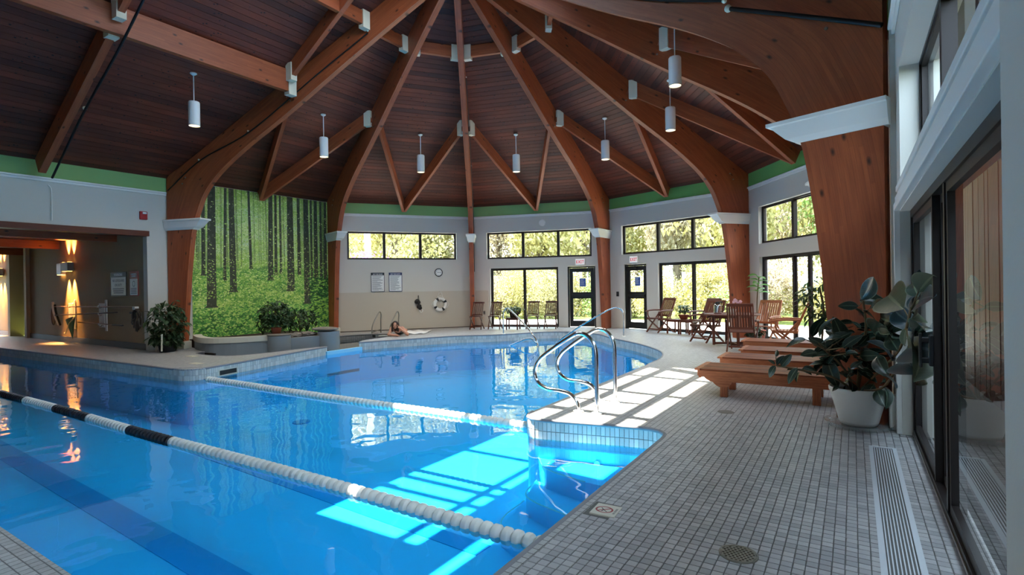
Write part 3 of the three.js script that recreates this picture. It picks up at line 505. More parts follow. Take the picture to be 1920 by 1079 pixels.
// white collar: flares outwards towards its top
function collarGeometry() {
  const ring = (r0, hw, y) => [V3(r0, y, -hw), V3(r0, y, hw), V3(8.02, y, hw), V3(8.02, y, -hw)], L = [ring(7.12, 0.09, 3.03), ring(7.1, 0.105, 3.06), ring(7.02, 0.12, 3.09), ring(6.86, 0.15, 3.25), ring(6.82, 0.17, 3.26), ring(6.82, 0.17, 3.30)], pos = [];
  const q = (a, b, c, d) => { for (const p of [a, b, c, a, c, d]) pos.push(p.x, p.y, p.z); };
  for (let i = 0; i + 1 < L.length; i++) for (let j = 0; j < 4; j++) q(L[i][j], L[i][(j + 1) % 4], L[i + 1][(j + 1) % 4], L[i + 1][j]);
  q(L[0][3], L[0][2], L[0][1], L[0][0]); q(...L[5]); const g = new THREE.BufferGeometry(); g.setAttribute('position', new THREE.Float32BufferAttribute(pos, 3)); g.setAttribute('uv', new THREE.Float32BufferAttribute(new Float32Array(pos.length / 3 * 2), 2)); g.computeVertexNormals(); return g;
}
const collarGeo = collarGeometry(), boltGeo = cyl(0.018, 0.018, 0.02, 8).rotateX(Math.PI / 2);
const archLabel = ['curved laminated timber arch at the left edge of the forest mural', 'curved laminated timber arch between the mural and the rule signs', 'slender-looking timber arch seen edge-on between signs and folding chairs', 'curved timber arch standing between the two exit doors', 'curved timber arch behind the round dining table', 'timber arch mostly hidden behind the nearest arch', 'massive nearest timber arch rising behind the rubber plant'];
for (let k = 0; k < 7; k++) {
  const g = thing('timber_arch', archLabel[k], 'arch', 'laminated timber arches'); g.position.copy(W(UC, 0, VC)); g.rotation.y = vAng(k);
  obj('arch_rib', ribGeo, M.rib, g); obj('collar', collarGeo, M.white, g);
  if (k < 2) obj('plinth', rbx(0.55, 0.2, 0.24, 0.01, 7.72, 0.1, 0), M.cream, g);
  for (const [r, y] of [[7.35, 4.35], [7.45, 4.2], [4.3, 6.05], [4.2, 5.95]]) for (const z of [-0.08, 0.08]) obj('bolt', boltGeo, M.dullSteel, g).position.set(r, y, z);
}
{ const hub = structure(obj('ceiling_hub', cyl(0.5, 0.42, 0.75, 10, UC, 8.42, -VC), M.rib), 'timber compression hub where all arches meet', 'hub'); 
  const ridge = tag(obj('ridge_beam', bx(0.26, 0.6, 13.6, UC + 0.02, 8.48, -(VC - 7.1)), M.rib), 'long timber ridge beam behind the hub', 'beam'); }
// hangers and secondary timbers
function timber(name, label, p, q, w, d, ends, group) {
  const g = thing(name, label, 'beam', group); obj('beam_body', bar(p, q, w, d), M.rib, g);
  const dir = q.clone().sub(p).normalize();
  for (const [e, s] of [[p, 1], [q, -1]]) if (ends.includes(s)) { const h = dir.clone().setY(0).normalize().multiplyScalar(s), c = e.clone().addScaledVector(h, 0.08); c.y += dir.y * s * 0.09 - 0.02; obj('hanger', bar(c.clone().addScaledVector(h, -0.1), c.clone().addScaledVector(h, 0.1), w + 0.05, d + 0.1), M.bracket, g); }
  return g;
}
const wallName = ['the forest mural', 'the rule signs', 'the folding chairs', 'the armchairs', 'the dining table', 'the side windows'];
for (let k = 0; k < 6; k++) {
  const mid = a => { const n = nAng(k); return W(UC + a * Math.cos(n), roofY(a) - 0.21, VC + a * Math.sin(n)); };
  const y = ROOF_TOP - RIB_S * 4.3 - 0.22;
  timber('diagonal_brace', `diagonal roof timber on the left of the pair above ${wallName[k]}`, radial(k, 4.3, y, -0.1), mid(7.52), 0.09, 0.33, [1], 'diagonal roof timbers');
  timber('diagonal_brace', `diagonal roof timber on the right of the pair above ${wallName[k]}`, radial(k + 1, 4.3, y, 0.1), mid(7.52), 0.09, 0.33, [1], 'diagonal roof timbers');
  const yr = ROOF_TOP - RIB_S * 2.15 - 0.2;
  if (k < 5) timber('ring_purlin', `short roof purlin near the hub above ${wallName[k]}`, radial(k, 2.15, yr, -0.09), radial(k + 1, 2.15, yr, 0.09), 0.09, 0.28, [1, -1], 'ring of roof purlins');
}
{
  const L = (a, v, dy) => W(UC - a, roofY(a) - 0.05 - dy, v);
  timber('roof_purlin', 'deep reddish roof purlin running left from the mural arch', L(3.85, 7.98, 0.25), L(3.85, -4.9, 0.25), 0.13, 0.5, [1]);
  timber('roof_purlin', 'upper roof purlin left of the mural arch near the hub', L(2.0, 8.58, 0.15), L(2.0, -4.9, 0.15), 0.1, 0.3, [1]);
  timber('roof_rafter', 'sloping roof rafter beside the black pipe above the alcove wall', L(7.52, 4.36, 0.19), L(3.93, 4.36, 0.19), 0.13, 0.36, [-1]);
  timber('roof_rafter', 'upper roof rafter above the deep left purlin', L(3.78, 4.36, 0.15), L(0.2, 4.36, 0.15), 0.11, 0.3, [1]);
  timber('roof_rafter', 'upper roof rafter rising from the mural arch bracket', L(3.78, 7.82, 0.15), L(0.3, 7.82, 0.15), 0.11, 0.3, [1]);
  const R = (a, v, dy) => W(UC + a, roofY(a) - 0.05 - dy, v);
  timber('roof_purlin', 'roof purlin running from the nearest arch over the sliding door', R(3.85, 7.98, 0.25), R(3.85, -4.9, 0.25), 0.13, 0.5, [1]);
  timber('roof_rafter', 'roof rafter above the near sliding door', R(7.45, 4.2, 0.19), R(3.93, 4.2, 0.19), 0.13, 0.36, [-1]);
}
// conduits
function conduit(label, pts, r, clamps) { const g = thing('conduit_pipe', label, 'pipe'); obj('pipe', tube(pts, r, pts.length * 6, 8, false), M.pipe, g); for (const c of clamps) obj('clamp', new THREE.SphereGeometry(r * 1.7, 8, 6).translate(c.x, c.y, c.z), M.bracket, g); }
{
  const L = (a, v, dy) => W(UC - a, roofY(a) - dy, v), a = L(7.4, 4.52, 0.55), b = L(5.6, 4.5, 0.5), c = L(3.9, 4.48, 0.62), d = L(1.2, 4.45, 0.5);
  conduit('black pipe slung under the rafter above the alcove wall', [a, b, c, d], 0.024, [L(5.6, 4.5, 0.46)]);
  const q = (k, off, pts) => pts.map(p => radial(k, p[0], p[1], off));
  const f = q(6, -0.115, [[7.98, 4.02], [6.9, 4.58], [6.35, 4.86]]), f2 = q(6, -0.115, [[6.3, 4.98], [5.6, 5.28], [4.7, 5.72], [2, 7.35]]);
  conduit('black pipe across the near face of the nearest arch', [...f], 0.027, [f[2]]); conduit('upper black pipe along the nearest arch towards the hub', [...f2], 0.02, [f2[0]]);
  conduit('thin black conduit along the mural arch', q(0, 0.1, [[7.9, 4.05], [6.9, 4.72], [5.4, 5.3], [3.4, 6.5], [2.1, 7.25]]), 0.014, q(0, 0.1, [[6.9, 4.76], [5.4, 5.34], [2.1, 7.3]]));
  conduit('thin black conduit along the arch right of the mural', q(1, -0.1, [[6.4, 4.75], [4.4, 5.9], [2.6, 6.95]]), 0.012, q(1, -0.1, [[2.6, 7.0]]));
  conduit('thin black conduit down the edge-on arch', q(2, -0.1, [[7.4, 2.0], [7.2, 3.9], [5.6, 5.3], [2.6, 7.0]]), 0.012, q(2, -0.1, [[2.6, 7.05], [5.6, 5.36]]));
}

// ================================================================ PRINTS
function print(w, h, draw) { const c = document.createElement('canvas'); c.width = w; c.height = h; draw(c.getContext('2d'), w, h); const t = new THREE.CanvasTexture(c); t.colorSpace = THREE.SRGBColorSpace; t.anisotropy = 8; return t; }
function plate(name, label, category, f, x, y, w, h, tex, group, edge = M.white, z = 0.012) {
  const o = obj(name, new THREE.BoxGeometry(w, h, 0.016), [0, 1, 2, 3, 4, 5].map(i => i === 4 ? std(0xffffff, 0.5, { map: tex }) : edge)); inFrame(o, f, x, y, z); return tag(o, label, category, group);
}
const rules = (head, title) => print(256, 368, (g, w, h) => {
  g.fillStyle = head; g.fillRect(0, 0, w, h); g.fillStyle = '#eef0ee'; g.fillRect(9, 52, w - 18, h - 62); g.fillStyle = '#ffffff'; g.font = 'bold 25px sans-serif'; g.textAlign = 'center'; g.fillText(title, w / 2, 38);
  g.fillStyle = '#4a5160'; for (let i = 0; i < 20; i++) g.fillRect(22, 66 + i * 14, (i % 4 === 3 ? 90 : 150) + 58 * hash(i, title.length, 5), 5);
});
plate('rules_sign', 'dark-headed rule board, left of the two on the white wall', 'sign', F[1], -0.915, 1.675, 0.45, 0.66, rules('#27303c', 'HOT TUB RULES'), 'pool rule boards', std(0x27303c), 0.034);
plate('rules_sign', 'navy-headed rule board right of the two on the white wall', 'sign', F[1], -0.31, 1.675, 0.45, 0.66, rules('#22305f', 'HOT TUB SAFETY'), 'pool rule boards', std(0x22305f), 0.034);
plate('warning_sign', 'black-headed warning sign on the alcove wall', 'sign', ALCOVE, -16.55, 1.69, 0.9, 0.64, print(320, 240, (g, w, h) => {
  g.fillStyle = '#15151a'; g.fillRect(0, 0, w, h); g.fillStyle = '#e6e2da'; g.fillRect(7, 52, w - 14, h - 60); g.fillStyle = '#fff'; g.textAlign = 'center'; g.font = 'bold 36px sans-serif'; g.fillText('WARNING', w / 2, 40); g.fillStyle = '#1b1b22'; g.font = 'bold 34px sans-serif'; g.fillText('NO LIFEGUARD', w / 2, 98); g.fillText('ON DUTY', w / 2, 142); for (let i = 0; i < 3; i++) g.fillRect(40 + i * 8, 164 + i * 20, w - 80 - i * 16, 9);
}), undefined, std(0x15151a));
plate('emergency_sign', 'red-headed sign right of the black warning sign', 'sign', ALCOVE, -15.67, 1.69, 0.46, 0.64, print(180, 250, (g, w, h) => { g.fillStyle = '#8f1f1c'; g.fillRect(0, 0, w, h); g.fillStyle = '#e8e4dc'; g.fillRect(7, 78, w - 14, h - 86); g.fillStyle = '#fff'; g.font = 'bold 30px sans-serif'; g.textAlign = 'center'; g.fillRect(34, 24, w - 68, 12); g.fillRect(44, 46, w - 88, 10); g.strokeStyle = '#26262b'; g.lineWidth = 6; g.beginPath(); g.arc(w / 2, 128, 26, 0, 6.3); g.stroke(); g.fillStyle = '#26262b'; for (let i = 0; i < 4; i++) g.fillRect(26, 172 + i * 16, w - 52, 6); }), undefined, std(0x8f1f1c));
const texExit = print(128, 72, (g, w, h) => { g.fillStyle = '#e9e6e2'; g.fillRect(0, 0, w, h); g.fillStyle = '#cf2233'; g.font = 'bold 54px sans-serif'; g.textAlign = 'center'; g.fillText('EXIT', w / 2, 56, w - 12); });
for (const [f, x, y, label] of [[F[2], 1.5, 2.275, 'red lettered EXIT sign over the left exit door'], [F[3], -1.36, 2.275, 'red lettered EXIT sign over the right exit door']]) {
  const g = thing('exit_sign', label, 'exit sign', 'exit signs'); inFrame(g, f, x, y, 0.03);
  const hs = obj('housing', rbx(0.34, 0.22, 0.05, 0.01), M.white, g); const p = obj('face', new THREE.PlaneGeometry(0.31, 0.19), new THREE.MeshStandardMaterial({ map: texExit, emissive: 0xffffff, emissiveMap: texExit, emissiveIntensity: 0.25 }), hs); p.position.z = 0.027;
}
plate('emergency_light', 'small red exit box above the alcove recess', 'exit sign', { p: W(0, 0, 7.4), turn: 0 }, -23.9, 2.72, 0.42, 0.26, print(96, 60, (g, w, h) => { g.fillStyle = '#7a3326'; g.fillRect(0, 0, w, h); g.fillStyle = '#d9654a'; g.font = 'bold 36px sans-serif'; g.textAlign = 'center'; g.fillText('EXIT', w / 2, 44); }), undefined, std(0x6b4436));
{ // clock
  const g = thing('wall_clock', 'round white wall clock beside the rule signs', 'clock'); inFrame(g, F[1], 1.22, 2.0, 0.022);
  obj('rim', new THREE.TorusGeometry(0.135, 0.014, 8, 32), M.black, g);
  const t = print(128, 128, (c, w) => { c.fillStyle = '#f2f1ec'; c.fillRect(0, 0, w, w); c.fillStyle = '#222'; c.font = 'bold 18px sans-serif'; c.textAlign = 'center'; c.textBaseline = 'middle'; for (let i = 1; i <= 12; i++) c.fillText(String(i), 64 + 48 * Math.sin(i * Math.PI / 6), 64 - 48 * Math.cos(i * Math.PI / 6)); });
  const d = new THREE.CircleGeometry(0.135, 32), dial = obj('dial', d, std(0xffffff, 0.6, { map: t }), g);
  obj('hour_hand', bar(V3(0, 0, 0.008), V3(-0.055, 0.005, 0.008), 0.004, 0.012), M.black, dial); obj('minute_hand', bar(V3(0, 0, 0.012), V3(0.09, -0.006, 0.012), 0.004, 0.008), M.black, dial);
}
{ // life ring on its hook
  const g = thing('life_ring', 'white life ring with black bands hanging on the wall', 'life ring'); inFrame(g, F[1], 1.25, 0.86, 0.07);
  const R = 0.2, ring = new THREE.TorusGeometry(R, 0.056, 12, 40); ring.scale(1, 1, 0.8); const buoy = obj('buoy', ring, M.white, g);
  for (let i = 0; i < 4; i++) { const t = new THREE.TorusGeometry(R, 0.06, 12, 8, 0.36); t.scale(1, 1, 0.82); t.rotateZ(0.35 + i * Math.PI / 2); obj('band', t, M.black, buoy); }
  const rope = []; for (let i = 0; i <= 24; i++) { const a = i / 24 * 2 * Math.PI + 0.5; rope.push(V3(Math.cos(a) * (0.27 + 0.03 * Math.cos(4 * a)), Math.sin(a) * (0.27 + 0.03 * Math.cos(4 * a)), 0.02)); } obj('grab_rope', tube(rope, 0.006, 60, 5), M.towel, g);
  obj('hanging_cord', tube([V3(-0.12, 0.2, 0), V3(0, 0.45, 0.01), V3(0.12, 0.2, 0)], 0.006, 14, 5), M.towel, g); obj('hook', cyl(0.012, 0.012, 0.06, 8).rotateX(Math.PI / 2).translate(0, 0.45, -0.03), M.dullSteel, g);
}
{ // black mask and fins on a hook
  const g = thing('swim_goggles_set', 'black swim masks hanging on a hook left of the life ring', 'swim gear'); inFrame(g, F[1], 0.47, 0.86, 0.08);
  const lens = (x, y, s) => { const e = new THREE.SphereGeometry(s, 14, 10); e.scale(1, 0.85, 0.5); e.rotateZ(0.7); e.translate(x, y, 0); return e; };
  obj('mask', [lens(-0.05, 0.12, 0.1), lens(0.01, 0.08, 0.07)], M.black, g); obj('pouch', [lens(0.02, -0.06, 0.09), lens(0.06, -0.12, 0.07)], M.black, g);
  obj('strap', tube([V3(-0.02, 0.2, 0), V3(0, 0.34, -0.02), V3(0.01, 0.2, 0.01)], 0.008, 16, 5), M.black, g); const w = new THREE.TorusGeometry(0.05, 0.012, 8, 20); w.translate(0.09, -0.21, 0); obj('loop', w, M.towel, g);
}
tag(inFrame(obj('speaker_disc', lathe([[0, 0.03], [0.09, 0.03], [0.12, 0.015], [0.125, 0]], 24).rotateX(Math.PI / 2), M.white), F[2], 0.18, 3.69, 0.0), 'round white detector above the high window', 'detector');
{ const g = thing('wall_switch', 'small black switch box beside the right exit door', 'switch'); inFrame(g, F[3], -2.08, 1.15, 0.02); obj('box', rbx(0.09, 0.16, 0.04, 0.01), M.black, g); obj('plate', bx(0.05, 0.06, 0.01, 0, 0.01, 0.022), std(0x3a3a3d), g); }
{ const g = thing('wall_outlet', 'small dark outlet box low on the wall behind the first folding chair', 'outlet'); inFrame(g, F[2], -2.02, 0.52, 0.03); obj('box', rbx(0.08, 0.13, 0.03, 0.008), std(0x6f625a), g); obj('cover', bx(0.04, 0.05, 0.01, 0, 0, 0.018), std(0x3a3430), g); }
{ const g = thing('fire_alarm', 'red and white fire alarm on the wall above the opening', 'fire alarm'); inFrame(g, F[0], -3.055, 3.37, 0.02); obj('body', rbx(0.17, 0.2, 0.05, 0.01), std(0xb01f24, 0.5), g); obj('strobe', rbx(0.09, 0.05, 0.03, 0.008, 0.015, 0.06, 0.03), M.lampWhite, g); }
{ const g = thing('wall_conduit', 'thin white conduit running down the wall above the opening', 'conduit'); inFrame(g, F[0], -4.86, 0, 0.02); obj('pipe', tube([V3(-0.06, 3.86, 0.01), V3(-0.01, 3.8, 0.01), V3(0, 3.7, 0.01), V3(0, 3.08, 0.01)], 0.012, 16, 6), M.white, g); }

// ================================================================ ALCOVE
function sconce(label, x) {
  const g = thing('wall_sconce', label, 'wall lamp', 'up and down wall lamps in the alcove'); inFrame(g, ALCOVE, x, 2.25, 0.02);
  const house = obj('housing', rbx(0.55, 0.26, 0.16, 0.02, 0, 0, 0.09), std(0x8f8a84, 0.5), g);
  for (const dx of [-0.19, 0.19]) { for (const s of [-1, 1]) {
    obj('lens', cyl(0.055, 0.055, 0.012, 16, dx, s * 0.134, 0.09), M.glowAmber, house);
    const l = new THREE.SpotLight(new THREE.Color().setRGB(1, 0.46, 0.12), 46, 6, 0.4, 0.85, 2); l.position.set(dx, s * 0.15, 0.1); l.target.position.set(dx * 1.15, s * 3, -0.1); l.castShadow = true; l.shadow.radius = 1; g.add(l, l.target);
  } }
  const b = thing('battery_box', label.includes('beyond') ? 'white box left of the far alcove sconce' : 'white box left of the near alcove sconce', 'emergency light', 'white boxes beside the alcove lamps'); inFrame(b, ALCOVE, x - 0.62, 2.2, 0.0); obj('box', rbx(0.36, 0.34, 0.12, 0.015, 0, 0, 0.06), M.lampWhite, b); obj('lens', bx(0.32, 0.03, 0.1, 0, -0.17, 0.06), M.glowAmber, b);
}
sconce('amber wall sconce near the pool poles in the alcove', -19.65); sconce('amber wall sconce beyond the recess, deepest in the alcove', -25.75);
{ // wall racks
  for (const [x, label] of [[-17.45, 'white wall bracket holding the right half of the poles'], [-19.55, 'pale wall bracket holding the left half of the poles']]) { const g = thing('pole_rack', label, 'rack', 'pole brackets in the alcove'); inFrame(g, ALCOVE, x, 0.84, 0); obj('back_plate', rbx(0.1, 0.86, 0.03, 0.008, 0.14, 0, 0.02), M.white, g); obj('board', rbx(0.34, 0.66, 0.03, 0.008, -0.08, 0, 0.035), M.white, g); for (const y of [0.24, 0.03, -0.26]) obj('hook', tube([V3(-0.05, y, 0.04), V3(-0.05, y - 0.04, 0.09), V3(-0.05, y - 0.01, 0.13), V3(-0.05, y + 0.04, 0.13)], 0.012, 12, 6), M.dullSteel, g); }
  const poleM = std(0x7a5a3c, 0.5), P = (x, y, z = 0.09) => V3(x, y, z);
  const a = thing('pool_brush', 'long pole with a curved brush, top of the three alcove poles', 'pool tool'); inFrame(a, ALCOVE); obj('pole', rod(P(-20.75, 1.06), P(-15.5, 1.09), 0.016), poleM, a); obj('brush_head', tube([P(-20.86, 1.2), P(-20.8, 0.95, 0.1), P(-20.45, 0.5)], 0.035, 16, 8), M.towel, a); obj('bristles', tube([P(-20.8, 1.12, 0.06), P(-20.74, 0.92, 0.06), P(-20.4, 0.5, 0.06)], 0.03, 16, 6), M.black, a);
  const b = thing('leaf_net', 'long pole with a green skimmer net, middle of the three alcove poles', 'pool tool'); inFrame(b, ALCOVE); obj('pole', rod(P(-20.6, 0.8, 0.12), P(-16.4, 0.94, 0.12), 0.018), std(0x3a2a22), b); obj('net_frame', tube([P(-19.15, 0.78, 0.14), P(-19.55, 0.4, 0.16), P(-19.75, 0.3, 0.16), P(-19.6, 0.28, 0.2), P(-19.2, 0.6, 0.22), P(-19.0, 0.76, 0.18)], 0.022, 24, 6, true), std(0xc9c49c), b);
  const bag = new THREE.ConeGeometry(0.26, 0.62, 12, 3, true); bag.scale(1, 1, 0.35); bag.rotateX(Math.PI); bag.rotateZ(0.25); bag.translate(-19.22, 0.42, 0.17); obj('net_bag', bag, std(0x3f6a55, 0.9, { side: THREE.DoubleSide }), b);
  const c = thing('telescopic_pole', 'short dark pole, lowest of the three alcove poles', 'pool tool'); inFrame(c, ALCOVE); obj('pole', rod(P(-19.0, 0.62), P(-16.5, 0.6), 0.015), poleM, c); obj('grip', rod(P(-16.75, 0.602), P(-16.15, 0.598), 0.022), M.black, c);
  const h = thing('coiled_hose', 'coiled dark hose hanging at the alcove corner', 'hose'); inFrame(h, ALCOVE, -15.4, 0.72, 0.1);
  const pts = []; for (let i = 0; i <= 90; i++) { const t = i / 90, an = t * Math.PI * 2 * 4, r = 1 + 0.12 * Math.sin(i * 1.7); pts.push(V3(0.06 + 0.2 * r * Math.sin(an) * (0.6 + 0.5 * t), 0.32 - 0.36 * (1 - Math.cos(an)) * r * (0.5 + 0.35 * ((i * 7) % 11) / 11), 0.03 * Math.sin(i))); } obj('hose', tube(pts, 0.017, 200, 6), std(0x4a4038, 0.5), h);
  obj('bracket', rbx(0.14, 0.08, 0.1, 0.01, 0, 0.34, 0), M.white, h); obj('spray_gun', [rbx(0.16, 0.06, 0.05, 0.01, -0.12, 0.22, 0.04), rbx(0.05, 0.15, 0.05, 0.01, -0.06, 0.14, 0.04)], M.black, h);
  const hp = thing('hand_net_hoop', 'thin wire hoop leaning by the brush in the alcove', 'pool tool'); inFrame(hp, ALCOVE, -21.1, 0.78, 0.011); const ho = new THREE.TorusGeometry(0.3, 0.01, 6, 30); ho.scale(0.55, 1, 1); obj('hoop', ho, std(0x6a4a3a), hp);
}

// ================================================================ PLANTS
function leafGeo(n = 8, fold = 0.16, droop = 0.25, wide = 0.38) {     // a leaf of length 1 along +x, width about "wide"
  const pos = [], uv = [], idx = [], m = 4;
  for (let i = 0; i <= n; i++) { const t = i / n, w = wide / 2 * Math.pow(Math.sin(Math.PI * Math.pow(t, 0.82)), 0.75) + (i === 0 || i === n ? 0.002 : 0), y0 = -droop * t * t + 0.04 * Math.sin(t * 3.1); for (let j = 0; j <= m; j++) { const s = j / m * 2 - 1; pos.push(t, y0 + fold * Math.abs(s) * w * 1.4, s * w); uv.push(t, j / m); } }
  for (let i = 0; i < n; i++) for (let j = 0; j < m; j++) { const a = i * (m + 1) + j; idx.push(a, a + 1, a + m + 1, a + 1, a + m + 2, a + m + 1); }
  const g = new THREE.BufferGeometry(); g.setAttribute('position', new THREE.Float32BufferAttribute(pos, 3)); g.setAttribute('uv', new THREE.Float32BufferAttribute(uv, 2)); g.setIndex(idx); g.computeVertexNormals(); return g;
}
function leafMat(base, rib, edge, rough) { const t = texture(128, 64, (x, y) => { const s = Math.abs(y * 2 - 1), vein = Math.abs(((x * 14 + s * 2.2) % 1) - 0.5) < 0.07 ? 0.35 : 0; let c = mixc(base, rib, Math.max(s < 0.07 ? 0.9 : 0, vein * 0.6)); return mixc(c, edge, s > 0.93 ? 0.8 : 0.12 * noise(x * 12, y * 8, 12, 8, 5)); }); return std(0xffffff, rough, { map: t, side: THREE.DoubleSide }); }
const rubberMats = [leafMat([36, 54, 44], [104, 124, 104], [120, 134, 112], 0.27), leafMat([46, 64, 54], [116, 136, 112], [128, 142, 118], 0.27), leafMat([66, 80, 58], [124, 134, 104], [124, 132, 106], 0.4), leafMat([46, 66, 72], [104, 124, 128], [112, 128, 130], 0.28), leafMat([122, 82, 58], [150, 110, 84], [150, 110, 90], 0.35)];
function orient(o, a, b, roll) { const x = b.clone().sub(a), L = x.length(); x.normalize(); let y = V3(0, 1, 0).addScaledVector(x, -x.y); if (y.length() < 0.15) y = V3(0.3, 0, 1).addScaledVector(x, -(0.3 * x.x + x.z)); y.normalize(); o.quaternion.setFromRotationMatrix(new THREE.Matrix4().makeBasis(x, y, x.clone().cross(y))); o.rotateX(roll); o.scale.setScalar(L); o.position.copy(a); }
{
  const g = thing('rubber_plant', 'large rubber plant with broad dark leaves beside the sliding door', 'plant'); 
  const P0 = W(0.03, 0.38, 6.45), geos = [leafGeo(8, 0.18, 0.16, 0.5), leafGeo(8, 0.3, 0.3, 0.46), leafGeo(8, 0.1, 0.05, 0.54)];
  const LV = [[0.06,1.29,6.04,0.17,1.49,5.9],[0.06,1.3,6.42,0.21,1.28,6.21],[0.04,1.23,6.05,-0.11,1.23,6.04],[0.11,1.16,6.25,0.2,1.28,5.98],[0.1,1.06,6.38,0.03,1.22,6.32],[0.2,1.04,6.0,0.1,1.17,6.21],[0.35,1.23,5.45,0.22,1.38,6.02],[0.3,1.21,5.71,0.39,1.1,5.39],[0.16,0.96,6.23,0.3,1.03,5.68],[0.21,1.12,6.11,0.31,1.1,5.64],[0.38,1.23,5.22,0.45,1.22,4.88],[0.41,1.29,5.08,0.46,1.36,4.72],[0.42,1.34,5.12,0.39,1.46,5.31],[0.37,1.24,5.34,0.39,1.35,5.32],[0.41,1.38,5.01,0.47,1.5,4.71],[0.42,1.46,5.03,0.41,1.54,5.0],[0.4,1.03,5.2,0.47,1.19,4.84],[0.39,0.98,5.19,0.4,1.11,5.14],[0.35,0.93,5.43,0.35,1.08,5.45],[0.28,0.75,5.82,0.2,0.92,6.07],[0.32,0.86,5.67,0.27,0.95,5.89],[0.36,0.91,5.42,0.47,0.99,4.83],[0.37,0.92,5.32,0.47,0.88,4.78],[0.34,0.79,5.58,0.42,0.8,5.03],[0.37,0.75,5.41,0.43,0.72,5.06],[0.3,0.53,5.67,0.26,0.65,5.77],[-0.08,0.79,6.36,-0.16,1.08,6.33],[0.0,1.04,6.45,-0.15,1.05,6.42],[-0.24,0.8,6.29,-0.05,0.97,6.28],[-0.24,0.8,6.32,-0.38,0.89,6.27],[-0.4,0.89,6.09,-0.58,0.83,6.13],[-0.26,0.8,6.39,-0.36,0.7,6.4],[-0.25,0.75,6.48,-0.11,0.63,6.43],[-0.24,0.66,6.44,-0.16,0.41,6.39],[-0.35,0.5,6.5,-0.25,0.68,6.52],[-0.32,0.74,6.32,-0.46,0.7,6.39],[-0.37,0.89,6.41,-0.28,1.08,6.46],[-0.28,0.91,6.03,-0.21,1.12,6.01],[-0.09,0.83,6.04,0.05,0.95,6.0],[0.03,0.84,6.11,0.12,0.94,6.17],[-0.07,0.77,6.07,0.03,0.8,6.03],[0.05,0.73,6.26,0.19,0.76,6.15],[0.21,0.83,6.12,0.28,1.02,5.88],[-0.03,0.62,6.11,0.05,0.7,6.12],[0.16,0.45,6.35,0.06,0.27,6.3],[-0.07,0.43,6.35,-0.09,0.25,6.33],[0.23,0.48,6.02,0.27,0.37,5.85],[0.18,0.42,6.23,0.23,0.31,6.07],[0.24,0.54,5.94,0.2,0.53,6.06],[-0.12,0.41,6.26,-0.2,0.39,6.2],[-0.7,0.59,6.25,-0.76,0.47,6.26],[-0.72,0.58,6.4,-0.78,0.63,6.39],[-0.66,0.63,6.01,-0.61,0.73,6.01],[-0.63,0.6,6.11,-0.55,0.72,6.15],[-0.69,0.69,6.2,-0.67,0.76,6.18],[-0.55,0.53,6.47,-0.61,0.53,6.46],[-0.49,0.59,6.18,-0.57,0.44,6.16],[-0.48,0.54,6.25,-0.51,0.46,6.18],[-0.47,0.56,6.28,-0.39,0.53,6.35],[-0.45,0.58,6.29,-0.34,0.55,6.33],[-0.03,0.46,6.49,-0.09,0.42,6.55],[0.12,0.55,6.39,0.03,0.59,6.44],[0.21,0.58,6.24,0.19,0.64,6.26],[0.18,0.75,6.12,0.23,0.63,5.9],[-0.09,0.91,6.14,-0.26,0.9,6.15],[0.06,1.01,6.17,-0.01,1.07,6.18],[0.23,0.98,6.0,0.31,1.04,5.56],[0.01,0.96,6.23,-0.07,0.98,6.21],[-0.16,0.89,6.37,-0.22,1.01,6.3]];
  const stems = [[[0.02, 0.36, 6.45], [0.05, 0.7, 6.4], [0.1, 1.0, 6.3], [0.08, 1.27, 6.25]], [[0.04, 0.36, 6.42], [0.18, 0.58, 6.2], [0.33, 0.86, 5.75], [0.38, 1.25, 5.2]], [[0.0, 0.36, 6.45], [-0.08, 0.58, 6.3], [-0.24, 0.78, 6.2]], [[0.0, 0.36, 6.42], [-0.2, 0.52, 6.2], [-0.48, 0.57, 6.2], [-0.69, 0.59, 6.25]], [[0.03, 0.36, 6.45], [0.12, 0.85, 6.4], [0.28, 0.98, 6.1], [0.33, 1.18, 5.9]], [[0.03, 0.36, 6.42], [0.2, 0.45, 6.1], [0.3, 0.7, 5.6]]];
  for (const s of stems) obj('stem', tube(s.map(p => W(...p)), 0.011, 20, 6), M.stem, g);
  LV.forEach((l, i) => {
    const a = W(l[0], l[1], l[2]), b = W(l[3], l[4], l[5]), right = l[0] > 0.27; if (a.distanceTo(b) < 0.06) return;
    const o = obj('leaf', geos[i % 3], rubberMats[right ? [1, 3, 2, 3][i % 4] : i === 14 ? 4 : [0, 0, 1][i % 3]], g); orient(o, a, b, rnd(0.5, 1.5) * (i % 2 ? 1 : -1) * (right ? 0.9 : 1)); o.scale.multiplyScalar(1.12);
    if (i % 2 === 0) { const near = stems.flatMap(s => new THREE.CatmullRomCurve3(s.map(p => W(...p))).getPoints(14)).sort((p, q) => p.distanceTo(a) - q.distanceTo(a))[0]; if (near.distanceTo(a) > 0.02) obj('petiole', rod(near, a, 0.005, 5), M.stem, g); }
  });
  // more leaves round the back and inside, so that the plant is full from every side
  for (let i = 0; i < 64; i++) { const an = rnd(0, 6.28), r = rnd(0.1, 0.34), y = rnd(0.45, 1.0), a = P0.clone().add(V3(Math.cos(an) * r * 0.5 - 0.06, y - 0.38, Math.sin(an) * r * 0.5)), b = a.clone().add(V3(Math.cos(an) * 0.2, rnd(-0.08, 0.12), Math.sin(an) * 0.2)); if (b.x > 0.3) continue; const o = obj('leaf', geos[i % 3], rubberMats[i % 2], g); orient(o, a, b, rnd(-1, 1)); }
  const pot = thing('plant_pot', 'big white pot holding the rubber plant', 'pot'); pot.position.copy(W(0.03, 0, 6.45));
